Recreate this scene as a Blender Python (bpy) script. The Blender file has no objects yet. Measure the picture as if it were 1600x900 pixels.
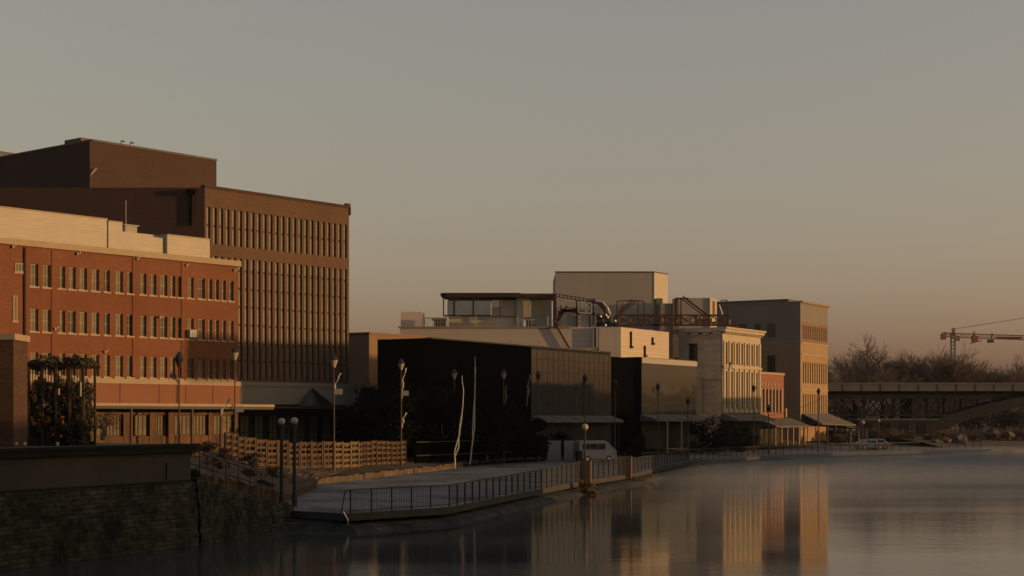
import bpy, bmesh, math, random
from mathutils import Vector, Matrix
R = math.radians
scene = bpy.context.scene
COL = scene.collection

# ------------------------------------------------------------------ camera, sky, sun, exposure
CH, F, HOR = 5.2, 2470.0, 655.0          # camera height above the water, focal length (px of 1600), horizon row
cam_d = bpy.data.cameras.new('camera')
cam = bpy.data.objects.new('camera', cam_d); COL.objects.link(cam)
cam.location = (0, 0, CH); cam.rotation_euler = (R(90), 0, 0)
cam_d.sensor_width = 36.0; cam_d.lens = F / 1600 * 36.0
cam_d.shift_y = (HOR - 450) / 1600.0
cam_d.clip_start = 0.5; cam_d.clip_end = 12000
scene.camera = cam

SUN_H = Vector((0.985, -0.17, 0)).normalized()     # towards the sun, on the ground plane
SUN_EL = R(3.0)
SUN_TO = (SUN_H * math.cos(SUN_EL) + Vector((0, 0, math.sin(SUN_EL)))).normalized()
w = bpy.data.worlds.new('World'); scene.world = w; w.use_nodes = True
nt = w.node_tree; nt.nodes.clear()
sky = nt.nodes.new('ShaderNodeTexSky'); sky.sky_type = 'NISHITA'; sky.sun_disc = False
sky.sun_elevation = SUN_EL; sky.sun_rotation = math.atan2(SUN_H.x, SUN_H.y)
sky.air_density = 1.0; sky.dust_density = 3.5; sky.ozone_density = 1.0; sky.altitude = 0
hsv = nt.nodes.new('ShaderNodeHueSaturation'); hsv.inputs['Saturation'].default_value = 1.0
sep = nt.nodes.new('ShaderNodeSeparateColor'); cmb = nt.nodes.new('ShaderNodeCombineColor')
nt.links.new(sky.outputs[0], hsv.inputs['Color']); nt.links.new(hsv.outputs[0], sep.inputs[0])
# film-like response per channel on the sky's light (same in every direction)
for ch, (g_, k_) in enumerate(((0.66, 1.61), (0.71, 1.51), (0.47, 0.785))):
    a_ = nt.nodes.new('ShaderNodeMath'); a_.operation = 'MULTIPLY'; a_.inputs[1].default_value = 0.1
    p_ = nt.nodes.new('ShaderNodeMath'); p_.operation = 'POWER'; p_.inputs[1].default_value = g_
    m_ = nt.nodes.new('ShaderNodeMath'); m_.operation = 'MULTIPLY'; m_.inputs[1].default_value = k_ / 0.2437
    nt.links.new(sep.outputs[ch], a_.inputs[0]); nt.links.new(a_.outputs[0], p_.inputs[0]); nt.links.new(p_.outputs[0], m_.inputs[0]); nt.links.new(m_.outputs[0], cmb.inputs[ch])
bg = nt.nodes.new('ShaderNodeBackground'); bg.inputs[1].default_value = 0.15
wo = nt.nodes.new('ShaderNodeOutputWorld')
nt.links.new(cmb.outputs[0], bg.inputs[0]); nt.links.new(bg.outputs[0], wo.inputs[0])

sd = bpy.data.lights.new('sun', 'SUN'); sd.energy = 5.0; sd.angle = R(0.6); sd.color = (0.53, 0.30, 0.125)
sun = bpy.data.objects.new('sun', sd); COL.objects.link(sun)
sun.rotation_euler = (-SUN_TO).to_track_quat('-Z', 'Y').to_euler(); sun.location = (60, -40, 60)
scene.view_settings.view_transform = 'Standard'; scene.view_settings.look = 'None'
scene.view_settings.gamma = 1.0; scene.view_settings.exposure = 0.70

# ------------------------------------------------------------------ helpers
def P(px, py, Y):
    """world point seen at photo pixel (px,py) at distance Y"""
    return Vector(((px - 800) / F * Y, Y, CH + (HOR - py) / F * Y))
def G(px, Y, z=0.0):
    return Vector(((px - 800) / F * Y, Y, z))
def Zat(py, Y): return CH + (HOR - py) / F * Y

class MB:
    def __init__(s): s.v = []; s.f = []; s.m = []
    def poly(s, pts, mi=0):
        b = len(s.v); s.v += [tuple(p) for p in pts]; s.f.append(tuple(range(b, b + len(pts)))); s.m.append(mi)
    def hexa(s, c, mi=0):           # 8 corners: bottom 4 (ccw), top 4
        b = len(s.v); s.v += [tuple(p) for p in c]
        for q in ((3,2,1,0),(4,5,6,7),(0,1,5,4),(1,2,6,5),(2,3,7,6),(3,0,4,7)):
            s.f.append(tuple(b + i for i in q)); s.m.append(mi)
    def box(s, x0, x1, y0, y1, z0, z1, mi=0):
        if x1 < x0: x0, x1 = x1, x0
        if y1 < y0: y0, y1 = y1, y0
        if z1 < z0: z0, z1 = z1, z0
        s.hexa([(x0,y0,z0),(x1,y0,z0),(x1,y1,z0),(x0,y1,z0),(x0,y0,z1),(x1,y0,z1),(x1,y1,z1),(x0,y1,z1)], mi)
    def prism(s, pts, z0, z1, mi=0):   # pts ccw xy
        n = len(pts)
        a = sum(pts[i][0]*pts[(i+1)%n][1]-pts[(i+1)%n][0]*pts[i][1] for i in range(n))
        if a < 0: pts = pts[::-1]
        b = len(s.v)
        s.v += [(p[0],p[1],z0) for p in pts] + [(p[0],p[1],z1) for p in pts]
        s.f.append(tuple(b+i for i in range(n))[::-1]); s.m.append(mi)
        s.f.append(tuple(b+n+i for i in range(n))); s.m.append(mi)
        for i in range(n):
            j = (i+1) % n
            s.f.append((b+i,b+j,b+n+j,b+n+i)); s.m.append(mi)
    def beam(s, a, b, w, h=None, mi=0):
        a = Vector(a); b = Vector(b); h = h or w; d = (b-a)
        if d.length < 1e-6: return
        d.normalize(); up = Vector((0,0,1)) if abs(d.z) < .95 else Vector((1,0,0))
        x = d.cross(up).normalized()*w/2; y = x.cross(d).normalized()*h/2
        s.hexa([a-x-y, a+x-y, b+x-y, b-x-y, a-x+y, a+x+y, b+x+y, b-x+y], mi)
    def tube(s, path, rad, n=6, mi=0, cap=True):
        path = [Vector(p) for p in path]
        if not isinstance(rad, (list,tuple)): rad = [rad]*len(path)
        b = len(s.v)
        for i, p in enumerate(path):
            d = (path[min(i+1,len(path)-1)] - path[max(i-1,0)]).normalized()
            up = Vector((0,0,1)) if abs(d.z) < .9 else Vector((1,0,0))
            x = d.cross(up).normalized(); y = x.cross(d)
            for k in range(n):
                t = 2*math.pi*k/n
                s.v.append(tuple(p + (x*math.cos(t)+y*math.sin(t))*rad[i]))
        for i in range(len(path)-1):
            for k in range(n):
                s.f.append((b+i*n+k, b+i*n+(k+1)%n, b+(i+1)*n+(k+1)%n, b+(i+1)*n+k)); s.m.append(mi)
        if cap and n > 2:
            s.f.append(tuple(b+k for k in range(n))[::-1]); s.m.append(mi)
            s.f.append(tuple(b+(len(path)-1)*n+k for k in range(n))); s.m.append(mi)
    def lathe(s, prof, c=(0,0,0), n=12, mi=0):
        s.tube([(c[0],c[1],c[2]+z) for r,z in prof], [max(r,.001) for r,z in prof], n, mi)
    def build(s, name, mats, parent=None, smooth=False, loc=None):
        me = bpy.data.meshes.new(name); me.from_pydata(s.v, [], s.f)
        if not isinstance(mats, (list,tuple)): mats = [mats]
        for m in mats: me.materials.append(m)
        if len(mats) > 1:
            for p, mi in zip(me.polygons, s.m): p.material_index = mi
        if smooth:
            for p in me.polygons: p.use_smooth = True
        me.update()
        o = bpy.data.objects.new(name, me); COL.objects.link(o)
        if parent: o.parent = parent
        if loc: o.location = loc
        return o

def tag(o, label=None, cat=None, group=None, kind=None):
    if label: o['label'] = label
    if cat: o['category'] = cat
    if group: o['group'] = group
    if kind: o['kind'] = kind
    return o
def thing(name, label, cat, loc=(0,0,0), rz=0.0, group=None):
    o = bpy.data.objects.new(name, None); COL.objects.link(o)
    o.location = loc; o.rotation_euler = (0,0,rz); o.empty_display_size = .3
    return tag(o, label, cat, group)
def copy_tree(o, parent=None):
    c = o.copy(); COL.objects.link(c)
    if parent: c.parent = parent
    for ch in list(o.children): copy_tree(ch, c)
    return c

# ------------------------------------------------------------------ materials
def mat(name, col, rough=.85, var=.25, scale=.6, brick=None, bump=0.0, bscale=8, metal=0.0, spec=.3, col2=None, streak=False, warp=None):
    m = bpy.data.materials.new(name); m.use_nodes = True
    n = m.node_tree; L = n.links; b = n.nodes['Principled BSDF']
    b.inputs['Roughness'].default_value = rough; b.inputs['Metallic'].default_value = metal
    b.inputs['Specular IOR Level'].default_value = spec
    tc = n.nodes.new('ShaderNodeTexCoord')
    if brick:                                   # brick = (block width, row height, mortar strength)
        sep = n.nodes.new('ShaderNodeSeparateXYZ'); L.new(tc.outputs['Object'], sep.inputs[0])
        ad = n.nodes.new('ShaderNodeMath'); ad.operation = 'ADD'; L.new(sep.outputs[0], ad.inputs[0]); L.new(sep.outputs[1], ad.inputs[1])
        cb = n.nodes.new('ShaderNodeCombineXYZ'); L.new(ad.outputs[0], cb.inputs[0]); L.new(sep.outputs[2], cb.inputs[1])
        bt = n.nodes.new('ShaderNodeTexBrick'); L.new(cb.outputs[0], bt.inputs['Vector'])
        bt.inputs['Scale'].default_value = 1; bt.inputs['Brick Width'].default_value = brick[0]; bt.inputs['Row Height'].default_value = brick[1]
        bt.inputs['Mortar Size'].default_value = brick[1]*.1; bt.inputs['Bias'].default_value = 0
        c1 = [c*(1+var) for c in col]; c2 = [c*(1-var) for c in col]
        bt.inputs['Color1'].default_value = (*c1,1); bt.inputs['Color2'].default_value = (*c2,1)
        bt.inputs['Mortar'].default_value = (*[c*(1-brick[2]) for c in col],1)
        base = bt.outputs['Color']
    else:
        rgb = n.nodes.new('ShaderNodeRGB'); rgb.outputs[0].default_value = (*col,1); base = rgb.outputs[0]
    src = tc.outputs['Object']
    if streak:
        mp = n.nodes.new('ShaderNodeMapping'); mp.inputs['Scale'].default_value = (1,1,.18); L.new(src, mp.inputs[0]); src = mp.outputs[0]
    nz = n.nodes.new('ShaderNodeTexNoise'); nz.inputs['Scale'].default_value = scale; nz.inputs['Detail'].default_value = 8
    nz.inputs['Roughness'].default_value = .65; L.new(src, nz.inputs['Vector'])
    rp = n.nodes.new('ShaderNodeMapRange'); rp.inputs[1].default_value = .3; rp.inputs[2].default_value = .7
    rp.inputs[3].default_value = 1-var; rp.inputs[4].default_value = 1+var*.7
    L.new(nz.outputs['Fac'], rp.inputs[0])
    if col2:
        mx = n.nodes.new('ShaderNodeMix'); mx.data_type = 'RGBA'; mx.inputs[7].default_value = (*col2,1)
        L.new(base, mx.inputs[6])
        nz2 = n.nodes.new('ShaderNodeTexNoise'); nz2.inputs['Scale'].default_value = scale*.6; nz2.inputs['Detail'].default_value = 10; nz2.inputs['Roughness'].default_value=.7
        L.new(src, nz2.inputs['Vector'])
        r2 = n.nodes.new('ShaderNodeMapRange'); r2.inputs[1].default_value = .46; r2.inputs[2].default_value = .62; L.new(nz2.outputs['Fac'], r2.inputs[0])
        L.new(r2.outputs[0], mx.inputs[0]); base = mx.outputs[2]
    ml = n.nodes.new('ShaderNodeVectorMath'); ml.operation = 'SCALE'
    L.new(base, ml.inputs[0]); L.new(rp.outputs[0], ml.inputs['Scale']); L.new(ml.outputs[0], b.inputs['Base Color'])
    if bump:
        bn = n.nodes.new('ShaderNodeTexNoise'); bn.inputs['Scale'].default_value = bscale; bn.inputs['Detail'].default_value = 6
        L.new(tc.outputs['Object'], bn.inputs['Vector'])
        bp = n.nodes.new('ShaderNodeBump'); bp.inputs['Strength'].default_value = min(bump,1); bp.inputs['Distance'].default_value = .05*bump
        L.new(bn.outputs['Fac'], bp.inputs['Height']); L.new(bp.outputs[0], b.inputs['Normal'])
    return m

M = {}
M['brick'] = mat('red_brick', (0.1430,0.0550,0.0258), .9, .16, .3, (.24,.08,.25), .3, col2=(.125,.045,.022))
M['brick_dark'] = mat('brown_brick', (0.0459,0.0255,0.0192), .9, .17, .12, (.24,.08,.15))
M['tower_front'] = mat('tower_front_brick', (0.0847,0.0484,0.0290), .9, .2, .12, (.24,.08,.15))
M['brick_side'] = mat('brown_brick_shade_side', (.052,.027,.021), .9, .12, .2, (.24,.08,.2))  # tower brick again, its tone set for walls out of the sun
M['terra'] = mat('terracotta_band', (0.1596,0.0670,0.0351), .85, .08, .5)
M['shop'] = mat('dark_timber_shopfront', (.11,.055,.03), .85, .35, 1.5, streak=True, col2=(.04,.028,.02))
M['cornice'] = mat('stone_coping', (0.2681,0.2043,0.1404), .85, .12, .8)
M['white'] = mat('painted_white_block', (0.3396,0.3025,0.2470), .8, .05, .3, (.9,.28,.10))
M['white_clap'] = mat('white_clapboard', (0.3830,0.3192,0.2554), .75, .06, .3, (40,.28,.35))
M['offwhite'] = mat('off_white_stucco', (0.5250,0.4500,0.3750), .85, .08, .3)
M['offwhite_clap'] = mat('clapboard_shade_side', (0.4320,0.3720,0.3120), .8, .06, .3, (40,.26,.25))  # white clapboard's copy for the shaded side, light level set in the colour
M['greystucco'] = mat('grey_stucco', (0.2640,0.2475,0.2200), .85, .08, .3)
M['concrete'] = mat('concrete', (.040,.038,.034), .9, .3, .35, bump=.4, bscale=5, streak=True)
M['fascia'] = mat('grey_fascia', (.17,.16,.145), .85, .08, .3)
M['cream'] = mat('cream_stone', (0.3192,0.2681,0.1979), .85, .1, .5)
M['cream_side'] = mat('cream_shade_side', (0.4250,0.3625,0.2812), .85, .15, .25, (1.2,.5,.08))  # cream stone's shaded-side copy, lightened in colour against the missing sun
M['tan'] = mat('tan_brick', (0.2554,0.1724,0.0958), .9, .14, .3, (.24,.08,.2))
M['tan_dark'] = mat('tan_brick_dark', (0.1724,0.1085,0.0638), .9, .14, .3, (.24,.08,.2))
M['tan_side'] = mat('tan_brick_shade_side', (0.2100,0.1425,0.0975), .9, .12, .2, (.24,.08,.15))  # tan brick's shaded-side copy, shade level put into its colour
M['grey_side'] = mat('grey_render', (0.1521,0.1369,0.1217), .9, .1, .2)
M['pink'] = mat('pale_red_brick', (0.2022,0.0872,0.0588), .9, .1, .3, (.24,.08,.2))
M['black'] = mat('black_cladding', (.0022,.002,.002), .95, .3, .3, spec=.0)
M['dark'] = mat('dark_metal', (.018,.016,.015), .6, .2, 2, spec=.3)
M['darkwood'] = mat('dark_wood', (.05,.032,.02), .8, .3, 3)
M['wood'] = mat('weathered_pallet_wood', (0.0706,0.0423,0.0244), .85, .45, 2.2)
M['wood2'] = mat('fresh_pallet_wood', (0.1140,0.0733,0.0380), .85, .4, 2.2)
M['wood3'] = mat('old_pallet_wood', (0.0702,0.0415,0.0243), .85, .45, 2.2)
M['pillar'] = mat('old_pillar_brick', (0.0638,0.0332,0.0192), .9, .25, .6, (.24,.08,.3))
M['redsteel'] = mat('red_oxide_steel', (0.0570,0.0173,0.0130), .7, .2, 2)
M['bluegrey'] = mat('blue_grey_panel', (.09,.11,.13), .7, .15, .5)
M['steel'] = mat('bright_steel', (.55,.5,.45), .35, .1, 2, metal=.8)
M['whitepaint'] = mat('white_paint', (0.2400,0.2400,0.2280), .5, .08, 1)
M['awning'] = mat('grey_canvas', (0.0975,0.0960,0.0900), .8, .15, 1)
M['roof'] = mat('roof_membrane', (.10,.09,.08), .95, .2, .5)
M['deck'] = mat('promenade_paving', (0.0975,0.0938,0.0863), .85, .22, .35, bump=.3, bscale=3)
M['grass'] = mat('dry_lawn', (.085,.062,.03), .95, .5, .6, bump=.8, bscale=6)
M['garden'] = mat('leaf_litter_bank', (.085,.052,.028), .95, .6, 1.8, bump=1.0, bscale=5, col2=(.03,.022,.012))
M['soil'] = mat('bare_earth', (.10,.075,.05), .95, .4, .5, bump=.8, bscale=4)
M['kerb'] = mat('kerb_stone', (0.0958,0.0670,0.0447), .9, .5, .5)
M['stonewall'] = mat('mossy_rubble_brick', (.040,.039,.031), .95, .5, .9, (.5,.17,.75), .6, 9, col2=(.007,.008,.005))
M['cap'] = mat('blackened_coping', (.008,.008,.007), .9, .5, 1.2, bump=.5)
M['bark'] = mat('grey_bark', (0.1020,0.0744,0.0576), .95, .3, 1)
M['palebark'] = mat('pale_bark', (.42,.38,.33), .8, .25, 3)
M['leaf'] = mat('dark_evergreen_leaf', (.006,.008,.004), .9, .5, 1.5, spec=.05)
M['leaf2'] = mat('vine_leaf', (.035,.032,.013), .8, .5, 2)
M['dryleaf'] = mat('dry_brown_scrub', (0.1200,0.0720,0.0380), .95, .5, 1.2)
M['straw'] = mat('straw_grass', (0.1440,0.0960,0.0360), .95, .4, 1.5)
M['globe'] = mat('frosted_globe', (.30,.25,.18), .4, .1, 2)
M['cloth'] = mat('pale_banner_cloth', (.26,.235,.21), .8, .2, 2)
M['bridge'] = mat('bridge_steel', (0.0112,0.0112,0.0104), .8, .3, .2)
M['bridge_deck'] = mat('bridge_parapet', (0.1050,0.1035,0.0938), .85, .15, .2)
M['archsteel'] = mat('weathered_arch_steel', (0.0198,0.0191,0.0169), .8, .3, .25, streak=True)
M['craner'] = mat('crane_red', (0.1966,0.0536,0.0312), .6, .2, .5)
M['craneg'] = mat('crane_grey', (.14,.11,.10), .7, .2, .5)
M['red'] = mat('red_plastic', (.35,.03,.02), .5, .1, 2)
M['interior'] = mat('shop_interior', (.03,.025,.02), .95, .5, .8)
M['rubber'] = mat('tyre_rubber', (.02,.02,.02), .8, .1, 2)
M['frame'] = mat('window_frame_paint', (0.2171,0.1724,0.1085), .6, .1, 2)

def deckmat():
    m=mat('promenade_paving', (.165,.16,.15), .85, .3, .3, bump=.3, bscale=3, col2=(.065,.062,.056)); n=m.node_tree; L=n.links; b=n.nodes['Principled BSDF']
    src=b.inputs['Base Color'].links[0].from_socket
    tc=n.nodes.new('ShaderNodeTexCoord'); mp=n.nodes.new('ShaderNodeMapping'); mp.inputs['Rotation'].default_value=(0,0,R(-20)); L.new(tc.outputs['Object'],mp.inputs[0])
    bt=n.nodes.new('ShaderNodeTexBrick'); bt.inputs['Scale'].default_value=1; bt.inputs['Brick Width'].default_value=3.0; bt.inputs['Row Height'].default_value=3.0; bt.offset=0
    bt.inputs['Mortar Size'].default_value=.05; bt.inputs['Color1'].default_value=(1,1,1,1); bt.inputs['Color2'].default_value=(.8,.8,.8,1); bt.inputs['Mortar'].default_value=(.35,.35,.35,1); L.new(mp.outputs[0],bt.inputs['Vector'])
    mx=n.nodes.new('ShaderNodeMix'); mx.data_type='RGBA'; mx.blend_type='MULTIPLY'; mx.inputs[0].default_value=1; L.new(src,mx.inputs[6]); L.new(bt.outputs['Color'],mx.inputs[7]); L.new(mx.outputs[2],b.inputs['Base Color'])
    return m
M['deck']=deckmat()
def glassmat(name, col, rough=.08, spec=.6, var=.3, metal=0.0, wob=.0):
    m = mat(name, col, rough, var, .8, metal=metal, spec=spec)
    if wob:
        n = m.node_tree; b = n.nodes['Principled BSDF']
        tc = n.nodes.new('ShaderNodeTexCoord'); nz = n.nodes.new('ShaderNodeTexNoise'); nz.inputs['Scale'].default_value = .35; nz.inputs['Detail'].default_value = 1
        n.links.new(tc.outputs['Object'], nz.inputs['Vector'])
        bp = n.nodes.new('ShaderNodeBump'); bp.inputs['Strength'].default_value = .6; bp.inputs['Distance'].default_value = wob
        n.links.new(nz.outputs['Fac'], bp.inputs['Height']); n.links.new(bp.outputs[0], b.inputs['Normal'])
    return m
M['pane'] = glassmat('window_glass', (0.1085,0.0862,0.0543), .55, .15, .5)
M['pane_dark'] = glassmat('dark_window_glass', (.02,.02,.02), .1, .5)
M['pane_b'] = glassmat('curtained_window_glass', (0.1029,0.0831,0.0554), .6, .12, .4)
M['pane_c'] = glassmat('dark_room_window_glass', (.04,.035,.028), .5, .08, .6)
M['slit'] = glassmat('tower_glass', (0.1432,0.1321,0.1102), .5, .2, .35)
M['mirror'] = glassmat('tinted_mirror_glass', (0.0884,0.0870,0.0830), .05, .5, .05, metal=.6, wob=.01)
M['mirror2'] = glassmat('rippled_mirror_glass', (0.0792,0.0792,0.0792), .06, .5, .05, metal=.7, wob=.05)
M['glasspanel'] = glassmat('balustrade_glass', (.25,.27,.30), .06, .8, .1, metal=.8)

# water
def water_mat():
    m = bpy.data.materials.new('river_water'); m.use_nodes = True
    n = m.node_tree; L = n.links; b = n.nodes['Principled BSDF']
    b.inputs['Base Color'].default_value = (.045,.05,.046,1); b.inputs['Roughness'].default_value = .10; b.inputs['IOR'].default_value = 1.33
    geo = n.nodes.new('ShaderNodeNewGeometry')
    def noise(sc, scale, det):
        mp = n.nodes.new('ShaderNodeMapping'); mp.inputs['Scale'].default_value = sc; L.new(geo.outputs['Position'], mp.inputs[0])
        z = n.nodes.new('ShaderNodeTexNoise'); z.inputs['Scale'].default_value = scale; z.inputs['Detail'].default_value = det
        L.new(mp.outputs[0], z.inputs['Vector']); return z.outputs['Fac']
    patch = noise((.012,.12,1), 1.0, 4)
    mr = n.nodes.new('ShaderNodeMapRange'); mr.inputs[1].default_value = .45; mr.inputs[2].default_value = .62
    mr.inputs[3].default_value = .30; mr.inputs[4].default_value = .62; L.new(patch, mr.inputs[0])
    b1 = n.nodes.new('ShaderNodeBump'); b1.inputs['Distance'].default_value = .012
    L.new(noise((.35,1.6,1), 1.6, 4), b1.inputs['Height']); L.new(mr.outputs[0], b1.inputs['Strength'])
    b2 = n.nodes.new('ShaderNodeBump'); b2.inputs['Distance'].default_value = .03; b2.inputs['Strength'].default_value = .10
    L.new(noise((.06,.35,1), 1.0, 2), b2.inputs['Height']); L.new(b1.outputs[0], b2.inputs['Normal'])
    L.new(b2.outputs[0], b.inputs['Normal'])
    rr=n.nodes.new('ShaderNodeMapRange'); rr.inputs[1].default_value=.42; rr.inputs[2].default_value=.6; rr.inputs[3].default_value=.06; rr.inputs[4].default_value=.10
    L.new(noise((.008,.07,1),1.0,5), rr.inputs[0]); L.new(rr.outputs[0], b.inputs['Roughness'])
    return m
M['water'] = water_mat()

# ------------------------------------------------------------------ ground, water, banks
def struct(name, mb, m, **k): return tag(mb.build(name, m, **k), kind='structure')
mb = MB(); mb.poly([(-4000,-1500,-1.2),(4000,-1500,-1.2),(4000,6000,-1.2),(-4000,6000,-1.2)]); struct('riverbed_ground', mb, M['soil'])
mb = MB(); mb.poly([(-60,-300,0),(420,-300,0),(420,330,0),(-60,330,0)]); struct('river_water', mb, M['water'])

EDGE = [(-13.2,78.5),(-7.7,73.6),(-3.2,79),(.3,93.7),(4.8,112),(9.2,126),(18.4,165),(30.8,190),(41.5,205),(54.5,217),(68,229),(78,243)]
mb = MB(); mb.prism(EDGE + [(86,300),(-260,300),(-260,95),(-16.5,95)], .45, .795); struct('promenade_slab', mb, M['concrete'])
mb = MB(); mb.poly([(x,y,.8) for x,y in EDGE] + [(86,300,.8),(-260,300,.8),(-260,95,.8),(-16.5,95,.8)]); struct('promenade_deck', mb, M['deck'])
# recessed river wall under the deck
inner = [(x-.8*(1 if i else 0), y+.9) for i,(x,y) in enumerate(EDGE)]
mb = MB(); mb.prism(inner + [(80,299),(-250,299),(-250,98),(-16,97)], -1, .45); struct('river_wall', mb, M['stonewall'])
toe=[(-19,74),(-13.5,72.5),(-10.5,74.6),(-7.3,72.4),(-2.6,78.2),(1.0,93),(5.6,111.4),(10.2,125.2),(19.4,164),(31.6,189),(42.5,204),(55,216),(69,228)]
import random as _r; rr_=_r.Random(9); tv=[]
for a_,c_ in zip(toe[:-1],toe[1:]):
    k_=max(2,int(math.dist(a_,c_)/1.5))
    for q_ in range(k_): f_=q_/k_; tv.append((a_[0]+(c_[0]-a_[0])*f_+rr_.uniform(-.15,.15),a_[1]+(c_[1]-a_[1])*f_+rr_.uniform(-.3,.3)))
mb=MB()
for a_,c_ in zip(tv[:-1],tv[1:]):
    za,zc_=.10,.10
    mb.poly([(a_[0]+.35,a_[1]-.5,-.15),(c_[0]+.35,c_[1]-.5,-.15),(c_[0]-.1,c_[1]+.7,.22),(a_[0]-.1,a_[1]+.7,.22)]); mb.poly([(a_[0]-.1,a_[1]+.7,.22),(c_[0]-.1,c_[1]+.7,.22),(c_[0]-1.6,c_[1]+2.4,.40),(a_[0]-1.6,a_[1]+2.4,.40)])
struct('river_toe_bank', mb, M['stonewall'])
# hills added out of view to darken glass reflections, carried on behind the trees
mb=MB(); pr=[(-500,900),(-100,820),(200,760),(420,700),(600,520),(760,330)]
for i_ in range(len(pr)-1):
    for j_ in range(8):
        f0,f1=j_/8,(j_+1)/8; a_=Vector((*pr[i_],0)).lerp(Vector((*pr[i_+1],0)),f0); c_=Vector((*pr[i_],0)).lerp(Vector((*pr[i_+1],0)),f1)
        h0=13+2.5*math.sin((i_*8+j_)*.9)+1.5*math.sin((i_*8+j_)*2.3); h1=13+2.5*math.sin((i_*8+j_+1)*.9)+1.5*math.sin((i_*8+j_+1)*2.3)
        mb.poly([(a_.x*.9,a_.y*.9,1),(c_.x*.9,c_.y*.9,1),(c_.x,c_.y,h1),(a_.x,a_.y,h0)]); mb.poly([(a_.x,a_.y,h0),(c_.x,c_.y,h1),(c_.x*1.5,c_.y*1.5,h1-3),(a_.x*1.5,a_.y*1.5,h0-3)])
struct('reflection_hills', mb, M['soil'])
# lawn bank with kerb in front
CURB = [(-13.9,104),(-11.6,112),(-8.4,127),(-6.4,134),(-4.5,146),(0.5,160),(8,174),(15,188),(26,212),(38,232),(52,252)]
def terrain(name, rows, m):
    mb = MB()
    for a, b in zip(rows[:-1], rows[1:]):
        for i in range(len(a)-1):
            mb.poly([a[i], a[i+1], b[i+1], b[i]])
    return struct(name, mb, m)
c = [Vector((-19,95,.9)), Vector((-16.5,98,.95))] + [Vector((x,y,1.06)) for x,y in CURB]
def off(v, d, z): return (v.x-.77*d, v.y+.64*d, z)
terrain('lawn_bank', [[tuple(p) for p in c], [off(p,4,1.25) for p in c], [off(p,9,1.75) for p in c], [off(p,14,2.0) for p in c], [off(p,220,2.05) for p in c]], M['grass'])
mb = MB()
for a, b in zip(CURB[:5], CURB[1:5]):
    a = Vector((*a,0)); b = Vector((*b,0)); d = (b-a).normalized(); nrm = Vector((-d.y, d.x, 0))*.3
    L_ = (b-a).length; k = int(L_/1.2)
    for i in range(k):
        p = a + d*(L_*i/k+.02); q = a + d*(L_*(i+1)/k-.02); h = 1.22+.05*math.sin(i*2.3)
        mb.hexa([(*p.xy,.8),(*q.xy,.8),(*(q+nrm).xy,.8),(*(p+nrm).xy,.8),(*p.xy,h),(*q.xy,h),(*(q+nrm).xy,h),(*(p+nrm).xy,h)])
struct('kerb', mb, M['kerb'])

near_=[P(303,742,74),P(345,750,77),P(400,762,80),P(448,775,84),P(500,752,104)]
far_=[P(318,700,101),P(350,712,104),P(400,727,109),P(455,731,113),P(540,735,119)]
rg=random.Random(6); rows_=[]
for j_ in range(9):
    row=[]
    for q_ in range(33):
        f=q_/32*4; k_=min(int(f),3); f-=k_; a_=near_[k_].lerp(near_[k_+1],f); c_=far_[k_].lerp(far_[k_+1],f); p=a_.lerp(c_,j_/8)
        row.append((p.x+rg.uniform(-.1,.1),p.y+rg.uniform(-.3,.3),p.z+.05+rg.uniform(-.10,.14)))
    rows_.append(row)
rows_.insert(0,[(x-.3,y-.5,.2) for x,y,z in rows_[0]])
terrain('garden_bank', rows_, M['garden'])
# near terrace behind the big wall
D1 = Vector((.39,.92,0)).normalized(); N1 = Vector((-D1.y, D1.x, 0))
W0 = Vector((-17.6,54.4,0)); W1 = Vector((-13.1,65,0))
def wl(t, inn=0): p = W0 + D1*t + N1*inn; return (p.x, p.y)
LW = (W1-W0).length
mb = MB(); mb.prism([wl(-40,.5), wl(LW-.3,.5), wl(LW-.3,1.5), (-20,92), (-32,104), (-200,140), (-200,20)], -.9, 3.75); struct('upper_terrace_ground', mb, M['soil'])

# far banks
def bank(name, shore, rows, m):
    rr = [[(x,y,-.6) for x,y in shore]]
    for (dx,dy,z) in rows: rr.append([(x+dx,y+dy,z+.25*math.sin(x*.7+y*.4)*(dy<60)) for x,y in shore])
    return terrain(name, rr, m)
bank('far_bank', [(66,236),(76,245),(84,252),(92,254),(100,256),(112,254),(130,257),(160,255),(220,250),(420,240)],
     [(0,1.5,.2),(0,5,.6),(0,18,1.3),(0,60,2.5),(0,300,6),(0,3000,9)], M['soil'])
mb = MB(); mb.prism([(44,-200),(44,90),(52,140),(66,190),(84,222),(420,222),(420,-200)], -.9, 1.2); struct('right_bank', mb, M['soil'])

# ------------------------------------------------------------------ near retaining wall
t = thing('retaining_wall', 'tall mossy riverside wall with dark coping and a pale concrete panel, in the near left corner', 'wall', W0, math.atan2(D1.y, D1.x))
mb = MB(); 
random.seed(3)
# rough lower wall: displaced grid
def rough_face(mb, x0,x1,z0,z1,y,amp,nx,nz,seed):
    random.seed(seed); b = len(mb.v)
    for j in range(nz+1):
        for i in range(nx+1):
            mb.v.append((x0+(x1-x0)*i/nx, y-amp*random.random()-(.25*(1-j/nz)), z0+(z1-z0)*j/nz))
    for j in range(nz):
        for i in range(nx):
            a = b+j*(nx+1)+i; mb.f.append((a,a+1,a+nx+2,a+nx+1)); mb.m.append(0)
rough_face(mb, -40, LW+.15, -1, 2.62, .05, .13, 260, 22, 5)
mb.box(-40, LW+.1, .06, .9, -1, 2.6)
mb.build('stonework', M['stonewall'], t)
mb = MB(); mb.box(-40, LW-.05, .10, .8, 2.6, 3.86); mb.build('concrete_panel', M['concrete'], t)
mb = MB(); mb.box(-40, LW-.02, .02, .9, 2.56, 2.72); mb.build('string_course', M['cap'], t)
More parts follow.
